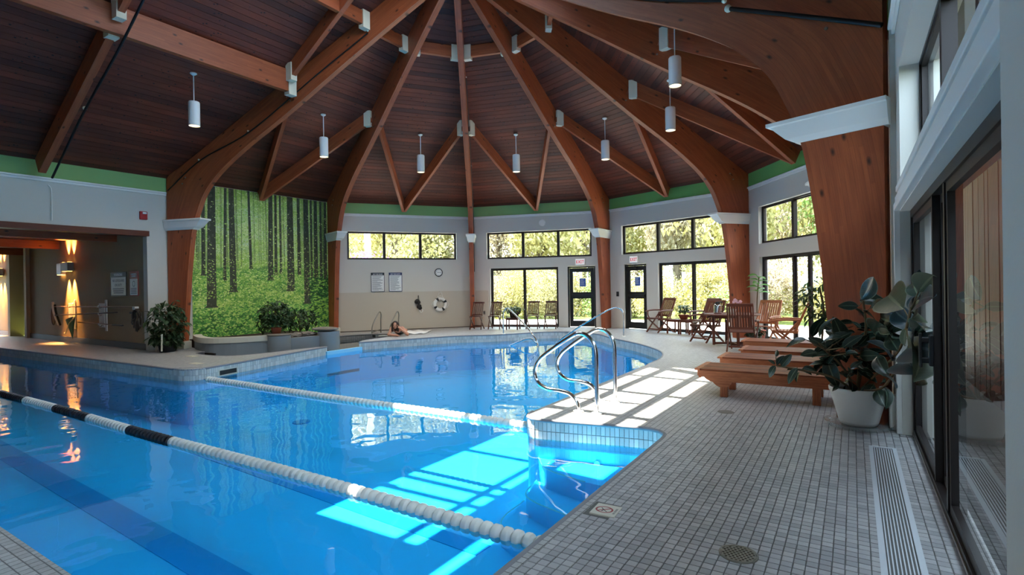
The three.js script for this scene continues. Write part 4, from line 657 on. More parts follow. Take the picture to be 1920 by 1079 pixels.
  obj('pot_body', lathe([[0, 0.03], [0.165, 0.03], [0.175, 0.06], [0.215, 0.22], [0.25, 0.35], [0.258, 0.36], [0.262, 0.39], [0.254, 0.4], [0.24, 0.39], [0.235, 0.34]], 40), M.potWhite, pot); obj('soil', cyl(0.236, 0.236, 0.02, 30, 0, 0.345, 0), M.soil, pot);
  const sau = obj('pot_saucer', lathe([[0, 0.012], [0.26, 0.012], [0.3, 0.05], [0.305, 0.05], [0.268, 0.004], [0, 0.004]], 40), M.clear); sau.position.copy(W(0.03, 0, 6.45)); tag(sau, 'clear plastic saucer under the white pot', 'saucer');
}
function bush(name, label, u, v, y0, rx, ry, n, size, mat, cat = 'plant', geo = leafGeo(4, 0.2, 0.3, 0.45), fill = 0.25) {
  const g = thing(name, label, cat), leaves = [], m = new THREE.Matrix4();
  for (let i = 0; i < n; i++) { const d = V3(rnd(-1, 1), rnd(-1, 1), rnd(-1, 1)).normalize().multiplyScalar(Math.pow(rnd(fill, 1), 0.5)), a = V3(d.x * rx, y0 + ry + d.y * ry, d.z * rx), q = geo.clone(); const o = new THREE.Object3D(); o.position.copy(a); o.rotation.set(rnd(-0.6, 0.6), rnd(0, 6.3), rnd(-0.9, 0.3)); o.scale.setScalar(size * rnd(0.7, 1.2)); o.updateMatrix(); q.applyMatrix4(o.matrix); leaves.push(q); }
  const f = obj('foliage', leaves, mat, g); f.userData.kind = 'stuff'; obj('stem', tube([V3(0, Math.max(0, y0 - 0.25), 0), V3(0.03, y0 + ry * 0.7, 0.02), V3(-0.02, y0 + ry * 1.5, 0)], 0.018, 10, 6), M.stem, g); g.position.copy(W(u, 0, v)); return g;
}
{ const b = bush('leafy_plant', 'dense dark leafy plant at the foot of the mural arch', -14.15, 6.55, 0.06, 0.42, 0.62, 620, 0.17, M.shrubLeaf); obj('stake', [bar(V3(-0.35, 0, 0.1), V3(-0.22, 0.4, 0.05), 0.03, 0.03), bar(V3(0.28, 0.05, 0.25), V3(0.2, 0.45, 0.2), 0.03, 0.03)], M.cream, b); obj('pot', lathe([[0, 0], [0.16, 0], [0.2, 0.22], [0.18, 0.22], [0, 0.2]], 18), M.black, b); }
{
  const p = bush('potted_shrub', 'dark shrub in a terracotta pot in front of the mural', -12.6, 8.45, 0.5, 0.42, 0.36, 520, 0.13, M.shrubLeaf); obj('pot', lathe([[0, 0.3], [0.1, 0.3], [0.13, 0.5], [0.11, 0.5], [0, 0.47]], 18), M.terracotta, p);
  bush('planter_shrub', 'low dark shrub behind the planter rocks', -13.15, 9.55, 0.28, 0.5, 0.34, 420, 0.13, M.shrubLeaf);
  bush('planter_shrub', 'dark trailing shrub left of the terracotta pot', -13.2, 8.75, 0.28, 0.4, 0.3, 260, 0.12, M.shrubLeaf);
}
{ // planter walls
  const wallAlong = (pts, w, y0, y1, mat, name, parent) => { const c = new THREE.CatmullRomCurve3(pts.map(p => V3(p[0], 0, p[1]))), s = c.getSpacedPoints(24), L = [], R = []; s.forEach((p, i) => { const t = c.getTangentAt(i / 24); L.push([p.x - t.z * w / 2, p.z + t.x * w / 2]); R.unshift([p.x + t.z * w / 2, p.z - t.x * w / 2]); }); return obj(name, flat(extrude(poly([...L, ...R]), y1 - y0), y0), mat, parent); };
  const a = thing('planter_wall', 'curved planter wall with a cream coping at the left of the mural', 'planter'); const pa = [[-14.6, 7.5], [-13.9, 7.2], [-13.2, 7.08], [-12.75, 7.4], [-12.45, 8.1]]; wallAlong(pa, 0.16, -0.76, 0.2, M.greyTile, 'wall', a); wallAlong(pa, 0.2, 0.2, 0.33, M.cream, 'coping', a);
  const b = thing('planter_pier', 'round grey planter pier beside the terracotta pot', 'planter'); obj('drum', cyl(0.27, 0.27, 1.08, 28, -12.18, -0.22, -8.25), M.greyTile, b); obj('slab', cyl(0.29, 0.27, 0.03, 28, -12.18, 0.335, -8.25), M.stone, b);
  const c = thing('planter_wall', 'low grey planter wall below the pile of rocks', 'planter'); wallAlong([[-12.1, 8.4], [-12.0, 8.9], [-11.95, 9.4]], 0.16, -0.76, 0.24, M.greyTile, 'wall', c);
  const d = thing('planter_pier', 'round grey pier topped with a flat stone slab', 'planter'); obj('drum', cyl(0.28, 0.28, 1.1, 28, -11.86, -0.21, -9.5), M.greyTile, d); const slab = new THREE.DodecahedronGeometry(0.36, 1); slab.scale(1.1, 0.16, 0.9); slab.translate(-12.0, 0.4, -9.5); obj('stone_slab', slab, M.stone, d);
  const soilP = [[-14.8, 7.4], [-13.9, 7.2], [-13.2, 7.1], [-12.7, 7.5], [-12.4, 8.1], [-12.1, 8.4], [-11.98, 9.4], [-12.2, 9.8], [-13.3, 10.2], [-14.75, 10.4]]; structure(obj('planter_soil', flat(extrude(poly(soilP), 0.5), -0.3), M.soil), 'dark soil bed in front of the mural', 'soil');
  for (let i = 0; i < 16; i++) { const r = new THREE.DodecahedronGeometry(rnd(0.06, 0.12), 0), o = tag(obj('planter_rock', r, M.stone), 'rough brown rock in the pile beside the stone-topped pier', 'rock', 'rocks in the planter'); o.scale.set(rnd(1, 1.7), rnd(0.5, 0.8), rnd(0.8, 1.2)); o.rotation.set(0, rnd(0, 6), rnd(-0.3, 0.3)); o.position.copy(W(-12.1 - rnd(0, 0.35), 0.25 + rnd(0, 0.05), 8.62 + i * 0.045)); }
}
{ // tall plant by the dining arch, weeping fig by the hidden arch, table plants
  const g = thing('fiddle_leaf_plant', 'tall thin plant with bright leaves behind the dining table', 'plant'); g.position.copy(W(-1.98, 0, 14.35));
  obj('pot', lathe([[0, 0], [0.13, 0], [0.18, 0.3], [0.16, 0.3], [0, 0.27]], 20), M.terracotta, g); obj('stem', tube([V3(0, 0.25, 0), V3(-0.02, 0.8, 0), V3(0, 1.25, 0), V3(0.04, 1.62, 0.02)], 0.014, 16, 6), M.stem, g);
  const lg = leafGeo(6, 0.2, 0.35, 0.5); for (let i = 0; i < 13; i++) { const a = V3(0.02, 1.2 + i * 0.035, 0.01), an = i * 2.4, o = obj('leaf', lg, M.brightLeaf, g); orient(o, a, a.clone().add(V3(Math.cos(an) * 0.26, 0.08, Math.sin(an) * 0.26)), rnd(-0.4, 0.4)); }
  const f = bush('weeping_fig', 'feathery fig plant beside the nearest arch', -0.42, 9.55, 0.75, 0.34, 0.42, 240, 0.13, M.shrubLeaf, 'plant', leafGeo(4, 0.2, 0.3, 0.3)); obj('pot', lathe([[0, 0], [0.15, 0], [0.2, 0.34], [0.18, 0.34], [0, 0.3]], 20), M.terracotta, f);
}

// ================================================================ FURNITURE
function foldingChair() {                      // slatted folding chair, faces +z
  const g = new THREE.Group(), m = M.mahogany, w = 0.42;
  for (const s of [-1, 1]) { obj('back_post', bar(V3(s * 0.2, 0, 0.2), V3(s * 0.17, 0.93, -0.2), 0.03, 0.035), m, g); obj('leg', bar(V3(s * 0.18, 0, -0.22), V3(s * 0.18, 0.45, 0.2), 0.028, 0.035), m, g); }
  obj('top_rail', rbx(0.42, 0.06, 0.03, 0.01, 0, 0.91, -0.2), m, g); obj('lower_rail', bx(0.34, 0.035, 0.025, 0, 0.5, -0.02), m, g);
  for (let i = 0; i < 7; i++) { const x = -0.132 + i * 0.044; obj('back_slat', bar(V3(x, 0.5, -0.02), V3(x, 0.9, -0.195), 0.028, 0.012), m, g); }
  for (let i = 0; i < 6; i++) obj('seat_slat', rbx(0.4, 0.02, 0.055, 0.006, 0, 0.45, -0.15 + i * 0.066), m, g);
  obj('stretcher', [bx(0.36, 0.03, 0.025, 0, 0.12, -0.11), bx(0.38, 0.03, 0.025, 0, 0.1, 0.155)], m, g); return g;
}
function armchair(m) {                         // teak folding armchair, faces +z
  const g = new THREE.Group();
  for (const s of [-1, 1]) {
    obj('leg', bar(V3(s * 0.25, 0, 0.3), V3(s * 0.25, 0.62, -0.24), 0.03, 0.045, V3(0, 1, 0), 0.008), m, g); obj('leg', bar(V3(s * 0.28, 0, -0.3), V3(s * 0.28, 0.44, 0.25), 0.03, 0.045, V3(0, 1, 0), 0.008), m, g);
    obj('back_post', bar(V3(s * 0.25, 0.4, -0.16), V3(s * 0.25, 1.02, -0.42), 0.03, 0.045, V3(0, 1, 0), 0.008), m, g);
    obj('armrest', tube([V3(s * 0.29, 0.66, -0.26), V3(s * 0.3, 0.665, 0), V3(s * 0.3, 0.65, 0.2), V3(s * 0.3, 0.63, 0.29)], 0.022, 14, 8).scale(1, 1, 1), m, g);
    obj('arm_post', tube([V3(s * 0.28, 0.42, 0.16), V3(s * 0.3, 0.52, 0.2), V3(s * 0.3, 0.64, 0.2)], 0.018, 10, 8), m, g);
  }
  const top = rbx(0.53, 0.075, 0.03, 0.012, 0, 0, 0); top.rotateX(-0.4); top.translate(0, 1.0, -0.41); obj('top_rail', top, m, g); obj('lower_rail', bx(0.5, 0.05, 0.025, 0, 0.5, -0.2), m, g);
  for (let i = 0; i < 9; i++) { const x = -0.208 + i * 0.052; obj('back_slat', bar(V3(x, 0.5, -0.2), V3(x, 0.99, -0.405), 0.034, 0.012), m, g); }
  for (let i = 0; i < 7; i++) obj('seat_slat', rbx(0.5, 0.02, 0.055, 0.006, 0, 0.435 - 0.004 * (6 - i), -0.18 + i * 0.068), m, g);
  obj('seat_rail', [bx(0.025, 0.05, 0.5, -0.26, 0.405, 0.03), bx(0.025, 0.05, 0.5, 0.26, 0.405, 0.03)], m, g); obj('stretcher', [bx(0.5, 0.035, 0.025, 0, 0.1, -0.2), bx(0.5, 0.035, 0.025, 0, 0.1, 0.21)], m, g); return g;
}
function put(o, name, label, category, u, v, turn, group) { if (!o.parent) { o.name = numbered(name); scene.add(o); } o.position.copy(W(u, 0, v)); o.rotation.y = turn; return tag(o, label, category, group); }
function more(o, ...a) { const c = o.clone(); c.parent = null; return put(c, ...a); }
const toHub = (u, v) => Math.atan2(UC - u, -(VC - v));        // turn that faces the middle of the hall
{
  const c = foldingChair(), t = F[2].turn;
  const sp = [[-10.95, 14.98, 'dark slatted folding chair in front of the edge-on arch'], [-10.42, 15.32, 'dark slatted folding chair left of the basket plant table'], [-9.28, 15.93, 'dark slatted folding chair just right of the basket plant table'], [-8.7, 16.15, 'dark slatted folding chair nearest the left exit door']];
  sp.forEach(([u, v, l], i) => (i ? more(c, 'folding_chair', l, 'chair', u, v, t, 'dark folding chairs') : put(c, 'folding_chair', l, 'chair', u, v, t, 'dark folding chairs')));
}
function sideTable(w, d, h, m) { const g = new THREE.Group(); for (let i = 0; i < 6; i++) obj('top_slat', rbx(w, 0.022, d / 6 - 0.008, 0.005, 0, h - 0.011, -d / 2 + d / 12 + i * d / 6), m, g); obj('apron', [bx(w - 0.06, 0.05, 0.02, 0, h - 0.05, d / 2 - 0.03), bx(w - 0.06, 0.05, 0.02, 0, h - 0.05, -d / 2 + 0.03), bx(0.02, 0.05, d - 0.06, w / 2 - 0.03, h - 0.05, 0), bx(0.02, 0.05, d - 0.06, -w / 2 + 0.03, h - 0.05, 0)], m, g); for (const x of [-1, 1]) for (const z of [-1, 1]) obj('leg', rbx(0.04, h - 0.03, 0.04, 0.006, x * (w / 2 - 0.03), (h - 0.03) / 2, z * (d / 2 - 0.03)), m, g); return g; }
{
  put(sideTable(0.44, 0.4, 0.4, M.mahogany), 'side_table', 'dark square side table between the folding chairs', 'table', -9.75, 15.4, F[2].turn);
  const b = bush('basket_plant', 'leafy plant in a dark basket on the side table', -9.72, 15.42, 0.56, 0.26, 0.12, 120, 0.12, M.shrubLeaf); const bk = lathe([[0, 0.402], [0.13, 0.402], [0.18, 0.6], [0.165, 0.6], [0, 0.58]], 18); obj('basket', bk, std(0x3a2a20, 0.9), b);
  const bt = obj('water_bottle', lathe([[0, 0.402], [0.05, 0.402], [0.05, 0.5], [0.02, 0.56], [0.02, 0.6], [0, 0.6]], 14), M.clear); bt.position.copy(W(-9.92, 0, 15.3)); tag(bt, 'small clear bottle beside the basket plant', 'bottle');
}
{
  const a = armchair(M.teakDark), G = 'teak folding armchairs';
  put(a, 'teak_armchair', 'teak armchair left of the side tables, facing the pool', 'chair', -4.98, 16.2, toHub(-4.98, 16.2) - 0.25, G);
  more(a, 'teak_armchair', 'teak armchair right of the side tables, mostly behind another chair', 'chair', -3.6, 15.75, toHub(-3.6, 15.75) - 0.1, G);
  more(a, 'teak_armchair', 'teak armchair left of the round table, slatted back to the window', 'chair', -3.12, 13.95, -0.5, G);
  more(a, 'teak_armchair', 'teak armchair at the near side of the round table, back to the pool', 'chair', -2.03, 12.42, Math.PI + 0.06, G);
  const b = armchair(M.teak);
  put(b, 'teak_armchair', 'reddish teak armchair behind the round table by the sliding door', 'chair', -1.82, 13.95, -0.35, G);
  more(b, 'teak_armchair', 'pale teak armchair seen from the side, rightmost at the round table', 'chair', -1.22, 12.95, -Math.PI / 2 + 0.05, G);
  const t1 = sideTable(0.44, 0.44, 0.42, M.teakDark); put(t1, 'side_table', 'low teak side table next to the left armchair', 'table', -4.4, 15.95, F[3].turn); more(t1, 'side_table', 'low teak side table under the bowl plant by the right armchair', 'table', -3.98, 15.8, F[3].turn);
  const p = bush('bowl_plant', 'small plant in a terracotta bowl on the side table', -4.18, 15.9, 0.62, 0.2, 0.12, 90, 0.11, M.shrubLeaf); obj('bowl', lathe([[0, 0.425], [0.09, 0.425], [0.17, 0.56], [0.155, 0.56], [0, 0.54]], 20), M.terracotta, p);
}
{ // round dining table
  const g = thing('round_table', 'round teak dining table with slatted top', 'table'); g.position.copy(W(-2.42, 0, 13.45)); const R = 0.6;
  for (let i = 0; i < 12; i++) { const z = -R + 0.05 + i * 0.1, L = 2 * Math.sqrt(Math.max(0.02, R * R - z * z)) - 0.03; obj('top_slat', rbx(L, 0.025, 0.094, 0.006, 0, 0.727, z), M.teakDark, g); }
  const rim = new THREE.TorusGeometry(R, 0.02, 8, 48); rim.rotateX(Math.PI / 2); rim.translate(0, 0.727, 0); obj('rim', rim, M.teakDark, g);
  for (let i = 0; i < 4; i++) { const an = Math.PI / 4 + i * Math.PI / 2 + 0.3, x = 0.42 * Math.cos(an), z = 0.42 * Math.sin(an); obj('leg', rbx(0.06, 0.7, 0.06, 0.01, x, 0.36, z), M.teakDark, g); }
  obj('runner', [rbx(0.9, 0.05, 0.05, 0.01, 0, 0.05, 0).rotateY(0.5), rbx(0.9, 0.05, 0.05, 0.01, 0, 0.05, 0).rotateY(-1.07), rbx(0.8, 0.06, 0.03, 0.01, 0, 0.66, 0).rotateY(0.5)], M.teakDark, g);
  const f = thing('vacuum_flask', 'steel vacuum flask with black lid on the round table', 'flask'); f.position.copy(W(-2.72, 0.74, 13.35)); obj('body', lathe([[0, 0], [0.085, 0], [0.09, 0.02], [0.088, 0.19], [0.06, 0.23], [0, 0.235]], 24), M.steel, f); obj('lid', [cyl(0.045, 0.055, 0.05, 18, 0, 0.25, 0), rbx(0.14, 0.025, 0.05, 0.008, 0.04, 0.275, 0)], M.black, f); obj('handle', tube([V3(0.085, 0.19, 0), V3(0.14, 0.17, 0), V3(0.14, 0.07, 0), V3(0.088, 0.05, 0)], 0.01, 14, 6), M.black, f);
  const o = thing('orchid', 'pink orchid on the round table', 'plant'); o.position.copy(W(-2.4, 0.74, 13.5)); obj('pot', lathe([[0, 0], [0.05, 0], [0.07, 0.1], [0.06, 0.1], [0, 0.09]], 16), M.potWhite, o); obj('stem', tube([V3(0, 0.08, 0), V3(0.02, 0.22, 0), V3(0.08, 0.32, 0.02), V3(0.16, 0.33, 0.02)], 0.005, 14, 5), M.stem, o);
  const petal = new THREE.SphereGeometry(0.022, 8, 6); petal.scale(1, 1, 0.35); const pm = std(0xe7b7c0, 0.6); for (let i = 0; i < 6; i++) { const fl = []; for (let k = 0; k < 5; k++) { const q = petal.clone(); q.translate(0.02, 0, 0); q.rotateZ(k * 1.257); fl.push(q); } const b = obj('blossom', fl, pm, o); b.position.set(0.02 + i * 0.03, 0.27 + 0.05 * Math.sin(i * 1.3), 0.02 + 0.01 * (i % 3)); b.rotation.y = rnd(-0.6, 0.6); }
  for (let i = 0; i < 4; i++) { const l = obj('leaf', leafGeo(5, 0.2, 0.5, 0.35), M.shrubLeaf, o); orient(l, V3(0, 0.1, 0), V3(Math.cos(i * 1.6) * 0.14, 0.14, Math.sin(i * 1.6) * 0.14), 0); }
  const pl = bush('floor_plant', 'low potted plant on the floor behind the round table', -1.95, 13.55, 0.2, 0.22, 0.12, 110, 0.11, M.shrubLeaf); obj('pot', lathe([[0, 0], [0.12, 0], [0.16, 0.22], [0.14, 0.22], [0, 0.2]], 18), M.stone, pl);
}
const slatMats = [0xc9b3a4, 0xe6d2c4, 0xb8a190].map(c => std(c, 0.5, { map: texTeak }));
function lounger(L) {                          // low slatted wooden lounger; x runs along its length from the foot end, z is its width
  const g = new THREE.Group(), m = M.teak, w = 0.66, h = 0.35;
  const side = new THREE.Shape(); side.moveTo(0, 0.33); side.lineTo(L, 0.33); side.lineTo(L, 0.2); side.lineTo(0.42, 0.2); side.quadraticCurveTo(0.4, 0.15, 0.36, 0.13); side.lineTo(0.27, 0.13); side.quadraticCurveTo(0.22, 0.15, 0.19, 0.19); side.quadraticCurveTo(0.12, 0.2, 0.08, 0.25); side.lineTo(0, 0.26); side.closePath();
  for (const z of [-w / 2 + 0.03, w / 2]) { const s = extrude(side, 0.03); s.translate(0, 0, z - 0.03); grain(s); obj('side_rail', s, m, g); }
  obj('end_rail', [rbx(0.03, 0.1, w - 0.06, 0.006, 0.02, 0.28, 0), rbx(0.03, 0.1, w - 0.06, 0.006, L - 0.02, 0.28, 0)], m, g);
  for (let i = 0; i < 7; i++) obj('slat', rbx(L + 0.03, 0.022, w / 7 - 0.016, 0.006, L / 2, h - 0.009, -w / 2 + w / 14 + i * w / 7), slatMats[(i * 5) % 3], g);
  obj('end_slat', rbx(0.07, 0.024, w + 0.03, 0.006, 0.0, h - 0.008, 0), m, g);
  for (const x of [0.32, L - 0.5]) for (const z of [-1, 1]) obj('leg', rbx(0.09, 0.25, 0.07, 0.006, x, 0.125, z * (w / 2 - 0.05)), m, g);
  for (const z of [-1, 1]) obj('wheel', cyl(0.09, 0.09, 0.04, 18).rotateX(Math.PI / 2).translate(L - 0.15, 0.09, z * (w / 2 - 0.02)), m, g);
  return g;
}
{
  const a = lounger(1.86), b = lounger(1.6), G = 'wooden sun loungers';
  put(a, 'sun_lounger', 'wooden slatted lounger nearest the sunlit deck, front of the row', 'lounger', -1.74, 7.58, 0, G); more(a, 'sun_lounger', 'wooden slatted lounger second in the row from the front', 'lounger', -1.71, 8.84, 0.0, G); more(a, 'sun_lounger', 'wooden slatted lounger third in the row from the front', 'lounger', -1.6, 9.95, 0.0, G); put(b, 'sun_lounger', 'wooden slatted lounger farthest back, nearest the dining table', 'lounger', -1.8, 11.4, 0.0, G);
}

// ================================================================ RAILS, LANE ROPES, DECK FITTINGS
function rail(label, pts, r, flanges, group, mat = M.steel) { const g = thing('handrail', label, 'handrail', group); obj('tube', tube(pts, r, pts.length * 7, 14), mat, g); for (const f of flanges) obj('flange', lathe([[0, 0.022], [r + 0.012, 0.022], [r + 0.035, 0.012], [r + 0.045, 0], [0, 0]], 20).translate(f.x, f.y, f.z), M.white, g); return g; }
{
  const s = [[-2.48, 0], [-2.48, 0.4], [-2.49, 0.74], [-2.54, 0.84], [-2.62, 0.9], [-2.71, 0.905], [-2.82, 0.85], [-3.07, 0.69], [-3.23, 0.56], [-3.29, 0.43], [-3.26, 0.31], [-3.14, 0.235], [-2.94, 0.22], [-2.81, 0.19], [-2.73, 0.1], [-2.71, 0]];
  for (const [v, du, l] of [[5.67, 0, 'shiny S-curved grab rail nearest the viewer on the sunlit deck'], [6.33, -0.04, 'shiny S-curved grab rail behind the first on the sunlit deck']]) rail(l, s.map(p => W(p[0] + du, p[1], v)), 0.024, [W(-2.48 + du, 0, v), W(-2.71 + du, 0, v)], 'pool ladder grab rails');
  rail('steel handrail sloping into the far left of the pool', [[-9.07, 0, 13.76], [-9.07, 0.58, 13.76], [-9.05, 0.72, 13.78], [-8.98, 0.8, 13.82], [-8.88, 0.78, 13.78], [-7.45, 0.06, 12.85], [-7.3, -0.1, 12.75], [-7.27, -0.3, 12.73], [-7.26, -0.9, 12.72]].map(p => W(...p)), 0.022, [W(-9.07, 0, 13.76)], 'far pool handrails');
  rail('lower steel brace rail of the far left handrail', [[-7.3, -0.12, 12.76], [-7.55, 0.0, 12.78], [-8.5, -0.35, 12.8], [-8.7, -0.45, 12.8]].map(p => W(...p)), 0.018, [], 'far pool handrails');
  rail('steel handrail sloping into the far right of the pool', [[-5.46, 0, 14.42], [-5.46, 0.6, 14.42], [-5.5, 0.74, 14.42], [-5.62, 0.815, 14.38], [-5.8, 0.78, 14.34], [-7.2, -0.12, 13.9], [-7.35, -0.3, 13.85], [-7.36, -0.9, 13.85]].map(p => W(...p)), 0.022, [W(-5.46, 0, 14.42)], 'far pool handrails');
  for (const [u, v, l] of [[-13.15, 12.62, 'left hoop rail of the spa ladder'], [-12.62, 12.9, 'right hoop rail of the spa ladder']]) { const d = (s, y) => W(u - s * 0.05, y, v - s * 0.8), q = rail(l, [d(0, 0), d(0, 0.4), d(-0.02, 0.62), d(0.05, 0.7), d(0.14, 0.62), d(0.42, 0.27), d(0.46, 0.1), d(0.46, -0.6)], 0.02, [], 'spa ladder rails', M.dullSteel); obj('cross_bar', rod(d(0, 0.12), d(0.45, 0.04), 0.016), M.dullSteel, q); }
  const st = obj('ladder_step', bar(W(-12.88, -0.06, 12.28), W(-12.33, -0.06, 12.57), 0.12, 0.03), M.white); tag(st, 'white step between the spa ladder rails', 'step');
}
function laneRope(label, u0, u1, v, colorAt) {
  const g = thing('lane_rope', label, 'lane rope', 'lane ropes'), R = 0.06, fl = lathe([[0.012, -0.042], [R * 0.6, -0.042], [R * 0.62, -0.03], [R * 0.94, -0.024], [R, -0.014], [R, 0.014], [R * 0.94, 0.024], [R * 0.62, 0.03], [R * 0.6, 0.042], [0.012, 0.042]], 14); fl.rotateZ(Math.PI / 2);
  const y = u => WATER_Y + 0.008; const step = 0.085, n = Math.floor((u1 - u0) / step);
  for (let i = 0; i < n; i++) { const u = u0 + step * (i + 0.5), f = obj('float', fl, colorAt(u), g); f.position.copy(W(u, y(u), v + 0.012 * Math.sin(u * 1.1))); f.rotation.set(rnd(0, 6), 0.03 * Math.cos(u * 1.1), 0); }
  obj('cable', rod(W(u0 - 0.4, y(0), v), W(u1 + 0.05, y(0), v), 0.006), M.dullSteel, g);
}
laneRope('near lane rope with black sections at its far left end', -18, -1.66, 3.02, u => (u < -11.05 && u > -12.1) || (u < -8.65 && u > -9.8) || (u < -6.4 && u > -7.5) || (u < -13.2 && u > -14.4) ? M.floatBlack : M.floatWhite);
laneRope('far lane rope of white floats ending at the sunlit step', -10.35, -3.24, 5.48, () => M.floatWhite);
{ // grating along the door
  const g = thing('floor_grating', 'long slotted floor grating beside the sliding door', 'grating'); g.position.copy(W(0.2, 0, 0));
  obj('tray', bx(0.2, 0.02, 4.9, 0, -0.035, -3.26), M.black, g); obj('frame', [bx(0.03, 0.03, 4.9, -0.085, -0.011, -3.26), bx(0.03, 0.03, 4.9, 0.085, -0.011, -3.26), bx(0.2, 0.03, 0.03, 0, -0.011, -5.71)], std(0xd6d9dd, 0.4), g);
  for (let i = 0; i < 8; i++) obj('bar', bx(0.0065, 0.02, 4.86, -0.0595 + i * 0.017, -0.009, -3.26), std(0xdfe2e6, 0.4), g);
  obj('cross_bars', Array.from({ length: 12 }, (_, i) => bx(0.15, 0.012, 0.008, 0, -0.018, -1.2 - i * 0.38)), M.dullSteel, g);
}
function drain(label, u, v, r) {
  const g = thing('floor_drain', label, 'drain', 'round floor drains'); g.position.copy(W(u, 0.004, v));
  const s = new THREE.Shape(); s.absarc(0, 0, r * 0.92, 0, Math.PI * 2); const d = 0.018 * r / 0.085; for (let i = -6; i <= 6; i++) for (let j = -6; j <= 6; j++) { const x = (i + (j & 1) * 0.5) * d, y = j * d * 0.88; if (Math.hypot(x, y) < r * 0.82) { const h = new THREE.Path(); h.absarc(x, y, d * 0.34, 0, Math.PI * 2, true); s.holes.push(h); } }
  const e = new THREE.ExtrudeGeometry(s, { depth: 0.006, bevelEnabled: false, curveSegments: 5 }); obj('strainer', flat(e, -0.004), std(0x8b877c, 0.45, { metalness: 0.5 }), g); obj('rim', lathe([[r * 0.92, 0.0025], [r, 0.0025], [r, -0.02], [r * 0.92, -0.02]], 30), std(0x8b877c, 0.45, { metalness: 0.5 }), g); obj('cup', cyl(r, r, 0.01, 24, 0, -0.03, 0), M.black, g); return g;
}
drain('round perforated floor drain nearest the viewer', -0.54, 3.09, 0.1);
{ const d = obj('floor_drain', lathe([[0, 0.004], [0.08, 0.004], [0.09, 0], [0.09, -0.002]], 24), std(0x77736a, 0.5, { metalness: 0.4 })); d.position.copy(W(-1.24, 0, 6.45)); tag(d, 'round floor drain in front of the first lounger', 'drain', 'round floor drains'); }
{ const t = print(256, 208, (g, w, h) => { g.fillStyle = '#d9d3c4'; g.fillRect(0, 0, w, h); g.strokeStyle = '#a63f3f'; g.lineWidth = 15; g.beginPath(); g.arc(w / 2, 90, 66, 0, 6.3); g.stroke(); g.beginPath(); g.moveTo(w / 2 - 46, 44); g.lineTo(w / 2 + 46, 136); g.stroke(); g.strokeStyle = '#2a2a2c'; g.lineWidth = 8; g.beginPath(); g.moveTo(w / 2 + 34, 58); g.lineTo(w / 2 - 6, 86); g.lineTo(w / 2 - 42, 122); g.moveTo(w / 2 - 6, 86); g.lineTo(w / 2 - 44, 78); g.stroke(); g.fillStyle = '#2a2a2c'; g.font = 'bold 25px sans-serif'; g.textAlign = 'center'; g.fillText('NO DIVING', w / 2, 192); });
  const o = obj('no_diving_marker', new THREE.BoxGeometry(0.172, 0.016, 0.165), [0, 1, 2, 3, 4, 5].map(i => i === 2 ? std(0xffffff, 0.5, { map: t }) : M.cream)); o.position.copy(W(-1.375, -0.004, 3.265)); o.rotation.y = 1.62; tag(o, 'square NO DIVING marker tile set in the pool deck', 'sign'); }
{ // pale depth marker plates
  for (const [u, v, l] of [[-11.25, 5.75, 'pale depth marker tile on the deck corner left of the pool'], [-12.6, 6.35, 'small pale marker tile by the spa skimmer']]) { const o = obj('depth_marker', rbx(0.3, 0.01, 0.16, 0.003), M.cream); o.position.copy(W(u, 0.003, v)); tag(o, l, 'marker'); }
}

// ================================================================ PENDANT LAMPS
{
  const g = new THREE.Group();
  obj('canopy', lathe([[0, 0], [0.065, 0], [0.07, -0.02], [0.03, -0.05], [0, -0.05]], 20), M.lampWhite, g); obj('pendant_stem', cyl(0.011, 0.011, 0.64, 8, 0, -0.34, 0), M.lampWhite, g);
  const shade = obj('shade', lathe([[0, -0.62], [0.1, -0.62], [0.112, -0.64], [0.112, -1.14], [0.104, -1.14], [0.104, -0.66], [0, -0.66]], 28), M.lampWhite, g); obj('diffuser', cyl(0.103, 0.103, 0.01, 24, 0, -1.12, 0), M.glow, shade);
  const spots = [[0, -3.26, 4.6, 'white cylinder pendant lamp nearest the alcove wall'], [0, 0.06, 4.64, 'white cylinder pendant lamp in front of the mural bay'], [1, 0.09, 4.73, 'white cylinder pendant lamp above the rule signs bay'], [2, 0.03, 4.75, 'white cylinder pendant lamp above the folding chairs bay'], [3, -0.05, 4.8, 'white cylinder pendant lamp above the armchairs bay'], [4, -0.21, 4.76, 'white cylinder pendant lamp directly below the larger one'], [5, -0.69, 4.52, 'largest-looking white cylinder pendant lamp, top right']];
  spots.forEach(([k, x, a, l], i) => {
    const o = i ? g.clone() : g, n = nAng(k), t = [Math.sin(n), -Math.cos(n)]; o.name = numbered('pendant_lamp'); scene.add(o); tag(o, l, 'pendant lamp', 'white pendant lamps');
    const u = UC + a * Math.cos(n) + x * t[0], v = VC + a * Math.sin(n) + x * t[1]; o.position.copy(W(u, roofY(a) - 0.035, v));
    const s = new THREE.SpotLight(new THREE.Color().setRGB(1, 0.9, 0.74), LAMP, 0, 1.15, 0.6, 2); s.position.copy(W(u, roofY(a) - 0.035 - 1.16, v)); s.target.position.copy(W(u, 0, v)); s.castShadow = true; s.shadow.radius = 4; scene.add(s, s.target);
  });
}

